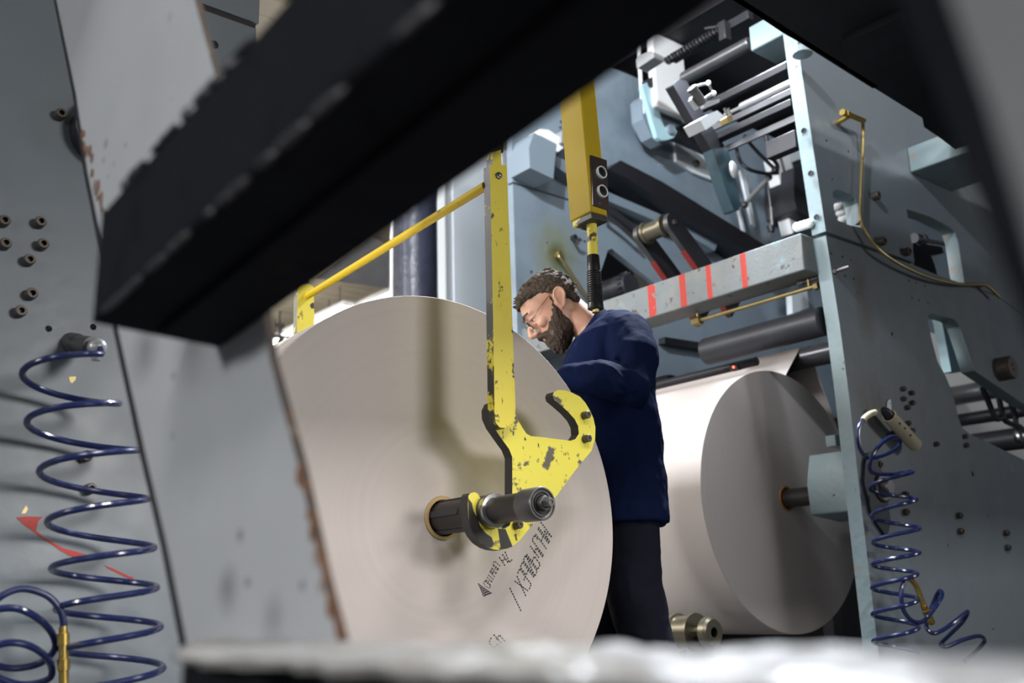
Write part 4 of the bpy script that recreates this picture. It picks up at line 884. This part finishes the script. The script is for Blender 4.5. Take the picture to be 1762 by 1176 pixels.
m = MB(); m.tube(hosepath([(1568,997),(1559,998),(1552,1012),(1551,1032),(1556,1053),(1568.6,1068),(1585,1071),(1598,1060,-.03),(1612,1041,-.05),(1621,1024,-.04),(1616,1018,-.02),(1606,1038,.02),(1597,1062,.03),(1594,1079,.02),(1604,1090),(1620,1086,-.02),(1642,1071,-.04),(1665,1053,-.03),(1655,1072,.02),(1634,1093,.04),(1619,1109,.03),(1630,1113),(1653,1103,-.03),(1684,1095,-.03),(1694,1103,.0),(1684,1117,.03),(1660,1140,.03)], YR-.06), .0085, 10); m.build('hose', 'hose', t)
a, b = PY(1566, 996, YR-.07), PY(1603, 1072, YR-.02); bd = (b-a); 
m = MB(); P_ = hosepath([(1566,996),(1577,1010),(1584,1028),(1590,1045)], YR-.07); m.tube(P_, .0105, 12); q = P_[-1]; e = (PY(1604,1074,YR-.07)-q); l_ = e.length
m.lathe(q, e, [(-.008,.012),(l_*.15,.012),(l_*.17,.016),(l_*.45,.016),(l_*.47,.012),(l_*.6,.012),(l_*.62,.015),(l_*.9,.015),(l_,.010)], 12); m.build('brass_fitting', 'brass', t)
# cream holder tube
t = thing('hose_holder', PY(1555, 745, YF), 'cream plastic tube with holes strapped to the right side plate', 'holder')
a, b = PY(1530, 716, YF-.055), PY(1577, 769, YF-.055); hd = (b-a).normalized(); hl_ = (b-a).length
m = MB(); m.lathe(a, hd, [(.0, .026), (0, .031), (hl_-.012, .031), (hl_-.004, .027), (hl_, .015), (hl_, .0005)], 28, cap=False); m.lathe(a, hd, [(0, .026), (hl_*.8, .026)], 28, cap=False); m.build('tube', 'cream', t, smooth=40)
for x, y in ((1548,729),(1562,743),(1579,763)):
    pc_ = PP(x, y, a, VN); f_ = (pc_-a).dot(hd); ctr = a + hd*f_; nrm = (pc_-ctr); 
    dn = (CAM-ctr); dn = (dn - hd*dn.dot(hd)).normalized(); sd = hd.cross(dn); off = max(-.9, min(.9, nrm.dot(sd)/.031)); dirr = (sd*off + dn*math.sqrt(1-off*off)).normalized()
    m = MB(); m.lathe(ctr + dirr*.0305, dirr, [(0, .0058), (.0012, .0055)], 12); m.build('drain_hole', 'black', t)
m = MB(); m.prism([poly([(1526,703),(1527,692),(1530,687),(1533,689),(1534,706),(1530,710)], YF-.004)] + [hole(1530.5, 694, YF-.004, .0035)], (0, .003, 0)); m.build('strap', 'steel', t)
m = MB(); m.lathe(a - hd*.02, hd, [(-.03, .012), (-.01, .02), (.015, .022), (.03, .02)], 16); m.build('hose_nipple', 'dark_steel', t)
m = MB(); m.cyl((a+b)/2, V(((a+b)/2).to_tuple()) + EY*.056, .01); m.build('bracket', 'dark_steel', t)
# brass oil line on the right plate
t = thing('oil_line', PY(1480, 380, YF), 'thin brass oil line with a tee fitting running down the right side plate', 'pipe')
g0, g1 = PY(1449, 193, YF-.075), PY(1487, 208, YF-.075); gd_ = (g1-g0).normalized(); gl_ = (g1-g0).length
m = MB(); m.lathe(g0, gd_, [(0,.0095),(.0,.016),(.02,.016),(.022,.013),(.03,.013),(.031,.0175),(.055,.0175),(.056,.014),(gl_*.8,.014),(gl_,.012)], 6); m.lathe(g0, gd_, [(.002,.009),(.0021,.0002)], 12, cap=False)
q = g0 + gd_*gl_*.35; m.cyl(q, V((q.x, YF-.005, q.z-.01)), .013); m.build('tee_fitting', 'brass', t)
m = MB(); m.tube(hosepath([(1484,206,-.04),(1485,222,-.01),(1484.5,260),(1482,300),(1480.5,340),(1480,366),(1484,389),(1495,409),(1516,433,-.01),(1550,456,-.01),(1600,478,-.01),(1650,489,-.01),(1690,490,-.01),(1704,497,-.01),(1720,512,-.01)], YF-.035), .0082, 10); m.build('pipe', 'brass_dull', t)
for x, y in ((1482,382),(1690,491)):
    pp_ = PY(x, y, YF-.035); m = MB(); m.box(pp_ + EY*.014, (.03, .028, .012)); m.build('pipe_clip', 'dull_steel', t)
# rod end and bracket in the window of the right plate
a = PY(1578, 411, 2.42); b = PY(1650, 426, 2.42)
t = thing('window_rod', (a+b)/2, 'steel rod with a dark collar crossing the large window of the right side plate', 'rod')
m = MB(); m.cyl(a, b + (b-a)*.5, .012); m.build('rod', 'steel', t)
m = MB(); dd = (b-a).normalized(); m.lathe(a - dd*.03, dd, [(0,.026),(.06,.026),(.062,.032),(.09,.032),(.092,.026)], 20); m.build('collar', 'dark_steel', t)
m = MB(); m.prism([poly([(1570,405),(1590,420),(1621,425),(1624,436),(1602,440),(1608,455),(1613,474),(1600,474),(1572,456)], 2.5)], (0, .05, 0)); one('window_bracket', m, 'black', 'black stepped bracket in the lower left of the large window of the right plate', 'bracket', bevel=.004)
x0, x1 = PY(1568, 420, 3.4).x, PY(1672, 440, 3.4).x
m = MB(); m.box(((x0+x1)/2+.3, 3.45, 1.9), (x1-x0+1.2, .05, .9)); one('light_panel', m, 'white_paint', 'light grey panel seen through the large window of the right side plate', 'panel', bevel=.004)
m = MB(); random.seed(9)
t = thing('white_connector', PY(1445, 365, 2.7), 'white plastic connector seen through the small window of the right side plate', 'connector')
for x, y, r in ((1441,356,.022),(1450,352,.018),(1447,366,.022),(1456,362,.018),(1452,376,.025)):
    m = MB(); m.sphere(PY(x, y, 2.7), (r, r*1.4, r)); m.build('plug', 'white_paint', t)

# ================================================================ THE WORKER
P0 = V((2.44, 2.37, 0)); Fw = V((-.7719, .6351, 0)).normalized(); Sd = V((-.6351, -.7719, 0)).normalized()
def MP(px, py, s=0.): return PP(px, py, P0 + Sd*s, Sd)
def soft(name, m, matn, par, voxel, it=4, disp=None, fac=.5, sub=None):
    o = m.build(name, matn, par, smooth=0)
    r = o.modifiers.new('remesh', 'REMESH'); r.mode = 'VOXEL'; r.voxel_size = voxel; r.use_smooth_shade = True
    if it: s_ = o.modifiers.new('smooth', 'SMOOTH'); s_.factor = fac; s_.iterations = it
    for k, (sc, st) in enumerate(disp or ()):
        tx = bpy.data.textures.new(name + '_folds', 'CLOUDS'); tx.noise_scale = sc; tx.noise_depth = 2
        d = o.modifiers.new('folds', 'DISPLACE'); d.texture = tx; d.strength = st; d.mid_level = .5; d.texture_coords = 'LOCAL'
    return o
def ring(Fp, Bp, hw, pw=2.3, n=36, side=Sd):
    c = (Fp+Bp)/2; a = (Fp-Bp)/2; out = []
    for k in range(n):
        t_ = 2*math.pi*k/n; co, si = math.cos(t_), math.sin(t_)
        out.append(c + a*math.copysign(abs(co)**(2/pw), co) + side*hw*math.copysign(abs(si)**(2/pw), si))
    return out
def pring(f, b, hw, pw=2.3): return ring(MP(*f), MP(*b), hw, pw)
man = thing('person', P0, 'bearded man in glasses and dark blue work jacket leaning over the near paper roll', 'person')
E0 = MP(960, 525); pit = math.radians(41)
hf = Fw*math.cos(pit) - EZ*math.sin(pit); hu = Fw*math.sin(pit) + EZ*math.cos(pit)
def HD(f, u, s=0.): return E0 + hf*f + hu*u + Sd*s
HA = (hf, Sd, hu)
# ---- body: head, neck, trunk, arms, hands, legs as one surface
B = MB()
lev = [(.117,.030,-.012,.022),(.111,.060,-.038,.045),(.098,.087,-.058,.060),(.078,.110,-.072,.070),(.055,.121,-.080,.0755),(.034,.126,-.083,.077),(.012,.121,-.081,.0765),(-.012,.118,-.076,.074),(-.036,.117,-.066,.0695),(-.060,.119,-.045,.064),(-.085,.115,-.012,.056),(-.103,.108,.025,.046),(-.115,.092,.05,.028)]
rings = []
for u, a, b, w in lev:
    r = ring(HD(a, u), HD(b, u), w, 2.15, 48); q = []
    for p in r:
        f_, s_, u_ = (p-E0).dot(hf), (p-E0).dot(Sd), (p-E0).dot(hu)
        g = math.exp(-((abs(s_)-.033)/.016)**2 - ((u_-.010)/.016)**2) if f_ > .06 else 0
        q.append(p - hf*.013*g)
    rings.append(q)
# finer loft by interpolation
fine = []
for i in range(len(rings)-1):
    for k in range(3):
        t_ = k/3; fine.append([a*(1-t_)+b*t_ for a, b in zip(rings[i], rings[i+1])])
fine.append(rings[-1]); B.loft(fine)
B.limb([HD(.119,.026), HD(.133,.004), HD(.143,-.014), HD(.1475,-.023)], [.0075,.009,.0115,.0125], 14)
B.sphere(HD(.134,-.030), (.013,.011,.009), HA)
for s in (-1, 1):
    B.sphere(HD(.129,-.027,.0115*s), (.011,.0065,.008), HA)
    B.limb([HD(.121,.036,.012*s), HD(.117,.040,.03*s), HD(.100,.036,.052*s)], [.008,.009,.008], 10)       # brow ridge
    B.sphere(HD(.088,-.016,.047*s), (.026,.020,.020), HA)                                                  # cheekbone
    B.limb([HD(.113,.021,.018*s), HD(.1150,.0205,.032*s), HD(.106,.017,.046*s)], [.005,.0065,.005], 8)     # upper lid
    B.limb([HD(.112,.000,.018*s), HD(.113,-.003,.031*s), HD(.105,.001,.045*s)], [.004,.005,.004], 8)       # lower lid
    ez = (Fw*.19 + EZ*.98).normalized(); ex = Sd.cross(ez).normalized(); ce = HD(-.004, .000, .0765*s)
    B.sphere(ce + Sd*.004*s, (.0185, .0075, .034), (ex, Sd, ez))
    rim = []
    for k in range(15):
        t_ = math.radians(-70 + 300*k/14); w_ = .021 if math.sin(t_) > 0 else .016
        bk = -1 if ex.dot(Fw) > 0 else 1
        rim.append(ce + Sd*.0105*s + ex*bk*math.cos(t_)*w_ + ez*math.sin(t_)*.037)
    B.tube(rim, .0046, 8)
    B.sphere(ce + Sd*.006*s - ez*.033 + ex*.002, (.0095,.0065,.011), (ex, Sd, ez))
    B.sphere(HD(.018,-.006,.076*s), (.008,.006,.01), HA)
B.sphere(HD(.118,-.056), (.010,.022,.005), HA); B.sphere(HD(.116,-.066), (.011,.020,.006), HA)
nb = MP(1024, 582)
B.limb([HD(-.015,-.035), HD(-.03,-.08)*.5 + nb*.5, nb], [.058,.058,.068], 24)
hipc = MP(1072, 870); chest = MP(1035, 640)
B.limb([hipc, MP(1065, 780), MP(1050, 700), chest, MP(1035, 600)], [.13,.125,.13,.14,.10], 24)
def arm(sh, el, wr_, s): B.limb([sh, (sh+el)/2, el, (el+wr_)/2, wr_], [.055,.05,.042,.038,.028], 16)
LS, LE, LW = MP(1080,576,.165), MP(1090,668,.315), MP(966,652,.25)
RS, RE, RW = MP(1062,580,-.165), MP(1076,688,-.20), MP(1034,684,.10)
arm(LS, LE, LW, 1); arm(RS, RE, RW, -1)
def hand(w0, d, up, s):
    """w0 wrist, d finger direction, up = back of the hand, s = side of the thumb"""
    d = d.normalized(); sd = d.cross(up).normalized()*s; up = sd.cross(d).normalized()*(1 if sd.cross(d).dot(up) > 0 else -1)
    c = w0 + d*.05
    B.limb([w0, w0 + d*.03, w0 + d*.075], [.024,.028,.022], 12)
    B.sphere(c + d*.005, (.046,.040,.0145), (d, sd, up))
    for k, (off, ln, sp) in enumerate(((.030,.070,.10),(.010,.080,.03),(-.011,.074,-.04),(-.030,.058,-.12))):
        b0 = c + d*.032 + sd*off; dv = (d + sd*sp).normalized()
        p1 = b0 + (dv*.92 - up*.25).normalized()*ln*.42; p2 = p1 + (dv*.7 - up*.65).normalized()*ln*.33; p3 = p2 + (dv*.4 - up*.9).normalized()*ln*.25
        B.limb([b0, p1, p2, p3], [.0092,.0088,.008,.007], 10)
    t0 = w0 + d*.028 + sd*.026; t1 = t0 + (d*.55 + sd*.75 - up*.2).normalized()*.036; t2 = t1 + (d*.85 + sd*.3 - up*.3).normalized()*.03
    B.limb([t0 - sd*.012, t0, t1, t2], [.013,.013,.0105,.0085], 10)
hand(LW, (Fw*.9 - EZ*.35 + Sd*-.2), EZ, 1)
hand(RW, (Fw*.95 - EZ*.15), EZ, 1)
LH, LK, LA = MP(1080,880,.095), MP(1088,1010,.105), V((P0 + Fw*-.11 + Sd*.11).to_tuple()) + EZ*.09
RH, RK, RA = MP(1066,880,-.095), MP(1052,1010,-.10), V((P0 + Fw*.06 + Sd*-.12).to_tuple()) + EZ*.09
for h_, k_, a_ in ((LH, LK, LA), (RH, RK, RA)): B.limb([h_, k_, a_], [.085,.058,.042], 16); B.limb([a_, a_ + Fw*.10 - EZ*.045], [.04,.03], 12)
soft('body', B, 'skin', man, .0042, 3)
# ---- eyes, brows, hair, beard, glasses
for s in (-1, 1):
    m = MB(); e_ = HD(.1000, .0100, .032*s); m.sphere(e_, .0120, n=18); eo = m.build('eye', 'eye', man)
    gz = (hf*.93 + hu*.05).normalized(); m = MB(); m.sphere(e_ + gz*.0068, (.0062,.0062,.0062), n=14); m.build('iris', 'iris', eo)
    m = MB(); m.limb([HD(.1275,.037,.010*s), HD(.1265,.043,.026*s), HD(.111,.041,.049*s)], [.0045,.0058,.003], 10); m.build('eyebrow', 'brow', man)
H = MB(); hl = [(.133,.030,-.02,.026),(.127,.072,-.047,.054),(.112,.103,-.068,.070),(.094,.114,-.080,.0785),(.078,.108,-.087,.0825),(.064,.078,-.090,.084),(.048,.060,-.092,.0845),(.030,.046,-.092,.0835),(.012,.034,-.090,.0815),(-.008,.024,-.084,.078),(-.022,-.018,-.081,.0735),(-.036,-.024,-.074,.068),(-.048,-.03,-.062,.055)]
rr = [ring(HD(a, u), HD(b, u), w, 2.2, 40) for u, a, b, w in hl]; fine = []
for i in range(len(rr)-1):
    for k in range(3): fine.append([a*(1-k/3)+b*k/3 for a, b in zip(rr[i], rr[i+1])])
fine.append(rr[-1]); H.loft(fine)
random.seed(4)
for k in range(26):            # tufts of the swept front
    s = random.uniform(-.055, .055); u = random.uniform(.088, .118); f = .116 - (u-.088)*.9 - abs(s)*.35
    H.limb([HD(f-.03, u+.008, s), HD(f, u, s+random.uniform(-.006,.006)), HD(f+.010, u-.012, s+random.uniform(-.008,.008))], [.008,.0075,.003], 8)
for k in range(120):           # short locks over the crown and sides
    th = random.uniform(-2.6, 2.6); u = random.uniform(.0, .12); i = min(range(len(hl)), key=lambda j: abs(hl[j][0]-u)); _, a, b, w = hl[i]
    c_ = (a+b)/2; f = c_ + (a-c_)*math.cos(th); s = w*math.sin(th)
    if f > .05 and u < .07: continue
    p = HD(f, u, s); H.limb([p + hf*.010 + hu*.004, p, p - hf*.014 - hu*.008], [.003,.005,.003], 6)
soft('hair', H, 'hair', man, .0034, 1, disp=[(.012, .006)])
Bd = MB(); bl = [(.030,.032,.006,.0785),(.012,.036,.004,.0785),(-.006,.046,.002,.0775),(-.022,.066,-.004,.076),(-.036,.092,-.008,.074),(-.050,.112,-.010,.0715),(-.066,.123,-.010,.0695),(-.084,.1275,-.004,.065),(-.102,.128,.012,.057),(-.118,.124,.032,.046),(-.130,.114,.055,.033),(-.137,.102,.075,.018)]
rr = [ring(HD(a, u), HD(b, u), w, 2.2, 40) for u, a, b, w in bl]; fine = []
for i in range(len(rr)-1):
    for k in range(3): fine.append([a*(1-k/3)+b*k/3 for a, b in zip(rr[i], rr[i+1])])
fine.append(rr[-1]); Bd.loft(fine)
Bd.limb([HD(.104,-.058,.040), HD(.124,-.048,.020), HD(.130,-.042,0), HD(.124,-.048,-.020), HD(.104,-.058,-.040)], [.009,.011,.0095,.011,.009], 10)
for k in range(90):
    th = random.uniform(-1.5, 1.5); u = random.uniform(-.135, .0); i = min(range(len(bl)), key=lambda j: abs(bl[j][0]-u)); _, a, b, w = bl[i]
    c_ = (a+b)/2; p = HD(c_ + (a-c_)*math.cos(th), u, w*math.sin(th)); Bd.limb([p + hu*.010, p, p - hu*.012 + hf*.003], [.003,.0045,.002], 6)
soft('beard', Bd, 'beard', man, .0034, 1, disp=[(.010, .005)])
g = MB()
for s in (-1, 1):
    ctr = HD(.1335, .004, .032*s); g.tube([ctr + (Sd*math.cos(2*math.pi*k/20)*.022 + hu*math.sin(2*math.pi*k/20)*.017) - hf*abs(math.cos(2*math.pi*k/20))*.002 for k in range(20)], .0011, 6, closed=True)
    g.tube([HD(.132,.010,.054*s), HD(.118,.013,.066*s), HD(.05,.024,.0805*s), HD(.002,.033,.0835*s), HD(-.012,.022,.084*s)], .0012, 6)
g.tube([HD(.134,.010,.010), HD(.138,.013,0), HD(.134,.010,-.010)], .0011, 6)
go = g.build('glasses', 'wire_frame', man)
for s in (-1, 1):
    ctr = HD(.1335, .004, .032*s); m = MB(); m.prism([[ctr + (Sd*math.cos(2*math.pi*k/20)*.0215 + hu*math.sin(2*math.pi*k/20)*.0165) for k in range(20)]], hf*.0008); m.build('lens', 'lens', go)
# ---- clothes
J = MB()
tl = [((1000,906),(1152,903),.205),((998,862),(1148,858),.205),((992,805),(1141,797),.20),((982,738),(1134,727),.20),((970,690),(1126,670),.21),((961,648),(1120,626),.215),((972,618),(1114,596),.215),((985,596),(1104,572),.205),((998,582),(1086,555),.165),((1005,574),(1062,547),.11)]
rr = [pring(*t_) for t_ in tl]; fine = []
for i in range(len(rr)-1):
    for k in range(4): fine.append([a*(1-k/4)+b*k/4 for a, b in zip(rr[i], rr[i+1])])
fine.append(rr[-1]); J.loft(fine)
J.limb([MP(1066,568,.12), LS, MP(1094,622,.25), LE, MP(1030,650,.305), LW + Fw*-.015], [.075,.083,.080,.072,.056,.046], 24)
J.limb([MP(1052,568,-.12), RS, RE, MP(1052,686,-.05), RW + Fw*-.02], [.075,.08,.065,.048,.038], 24)
Cl = MB(); Cl.loft([pring((975,634),(1060,573),.142), pring((974,628),(1060,567),.142), pring((979,613),(1050,546),.108), pring((984,602),(1036,530),.085), pring((988,600),(1032,527),.079), pring((990,612),(1030,545),.072)])
def fold(pts, r): J.limb([MP(*p) for p in pts], r, 10)
fold([(1025,628,.345),(1050,637,.365),(1072,655,.375),(1090,672,.372)], [.008,.013,.011,.006])
fold([(1010,637,.34),(1034,642,.355),(1056,660,.36),(1075,678,.352)], [.008,.013,.011,.006])
fold([(985,640,.30),(1008,632,.33),(1030,640,.345)], [.008,.014,.008])
fold([(1000,650,.33),(1020,656,.348),(1042,672,.345)], [.006,.011,.006])
fold([(1064,566,.20),(1070,590,.255),(1058,618,.30)], [.008,.012,.006])
soft('jacket', J, 'jacket', man, .0065, 5, disp=[(.10, .020), (.035, .005)])
soft('collar', Cl, 'jacket', man, .0055, 3, disp=[(.06, .006)])
T = MB()
T.limb([MP(1078,868,.085), LK, MP(1103,1068,.105), LA + EZ*.02], [.105,.095,.09,.085], 24)
T.limb([MP(1062,868,-.085), RK, RA + EZ*.02], [.105,.095,.085], 24)
T.loft([pring((1008,915),(1134,908),.175), pring((1010,860),(1128,855),.17)])
for pts, r in (([(1110,930,.12),(1120,1000,.12),(1128,1070,.12)], [.006,.016,.006]), ([(1070,940,.18),(1085,1010,.19),(1095,1080,.18)], [.006,.014,.006])): T.limb([MP(*p) for p in pts], r, 10)
soft('trousers', T, 'trouser', man, .008, 5, disp=[(.12, .022)])
for a_ in (LA, RA):
    m = MB(); g0 = V((a_.x, a_.y, 0)); m.loft([ring(g0 + Fw*f1_ + EZ*z_, g0 - Fw*b1_ + EZ*z_, w_, 2.4, 28) for z_, f1_, b1_, w_ in ((.001,.19,.075,.048),(.025,.195,.08,.052),(.05,.18,.078,.05),(.075,.11,.07,.046),(.11,.06,.062,.043),(.13,.055,.06,.043))]); m.build('shoe', 'shoe', man, smooth=50)

# ================================================================ CAMERA AND LIGHT
cd_ = bpy.data.cameras.new('camera'); cam = bpy.data.objects.new('camera', cd_); COL.objects.link(cam)
Rm = Matrix(((RX.x, RX.y, -RX.z), (RY.x, RY.y, -RY.z), (RZ.x, RZ.y, -RZ.z)))
cam.matrix_world = Matrix.Translation(CAM) @ Rm.to_4x4()
cd_.sensor_width = 36; cd_.lens = 36*F/1762; cd_.clip_start = .02; cd_.clip_end = 200
cd_.dof.use_dof = True; cd_.dof.focus_distance = 2.85; cd_.dof.aperture_fstop = 2.8
SC.camera = cam
def area(name, loc, tgt, sx, sy, pw, col=(1, 1, 1), spread=180):
    l = bpy.data.lights.new(name, 'AREA'); l.shape = 'RECTANGLE'; l.size = sx; l.size_y = sy; l.energy = pw; l.color = col; l.spread = math.radians(spread)
    o = bpy.data.objects.new(name, l); COL.objects.link(o); o.location = loc
    o.rotation_euler = (V(tgt)-V(loc)).to_track_quat('-Z', 'Y').to_euler(); return o
for k, x in enumerate((-3.0, .2, 3.4)):
    area('aisle_ceiling_lamp', (x, -2.0, 4.6), (x, .2, 2.6), 1.5, .25, (125, 125, 85)[k], (1, .97, .94))
area('left_fill_light', (-3.2, -1.2, 2.2), (1.0, 1.6, .9), 1.2, .8, 18, (.95, .98, 1))  # fill light added low on the left to lift the near faces
area('front_fill_light', (2.7, -3.8, 1.7), (.7, 2.1, .7), 1.4, 1.0, 21, (1, .975, .95), 64)  # soft fill added from behind the camera for the near roll's face
area('right_fill_light', (7.6, -1.6, 2.1), (5.0, 2.28, 1.2), .8, .8, 33, (.95, .98, 1))  # extra low lamp added at right to brighten the right plate
area('hall_ceiling_lamp', (-3.2, 6.4, 4.75), (3.2, 3.3, 1.0), 2.4, .5, 260, (.97, .98, 1))
area('hall_window', (-6.2, 2.95, 2.75), (3.4, 3.2, .9), 1.8, .7, 880, (1, .985, .97))
area('press_lamp', (3.42, 2.62, 3.55), (2.5, 2.3, 1.35), .25, .2, 95, (.85, .92, 1), 100)
area('high_ceiling_lamp', (-1.0, .6, 4.7), (4.7, 4.2, 3.5), .22, .22, 52, (.88, .94, 1), 56)
def lamp(name, loc, pw, r=.12):
    l = bpy.data.lights.new(name, 'POINT'); l.energy = pw; l.shadow_soft_size = r; l.color = (1, .96, .88)
    o = bpy.data.objects.new(name, l); COL.objects.link(o); o.location = loc; return o
for x, y in ((-1, 10), (0, 15), (4, 13), (-6, 14), (2.2, 18.5)): lamp('hall_tube_lamp', (x, y, CEIL-1.3), 210)
w = bpy.data.worlds.new('hall'); w.use_nodes = True; SC.world = w
w.node_tree.nodes['Background'].inputs['Color'].default_value = (.5, .55, .65, 1)
w.node_tree.nodes['Background'].inputs['Strength'].default_value = .06
SC.view_settings.view_transform = 'Standard'; SC.view_settings.look = 'None'; SC.view_settings.gamma = 1; SC.view_settings.exposure = 0
for o in SC.objects:
    if '_base' in o: del o['_base']
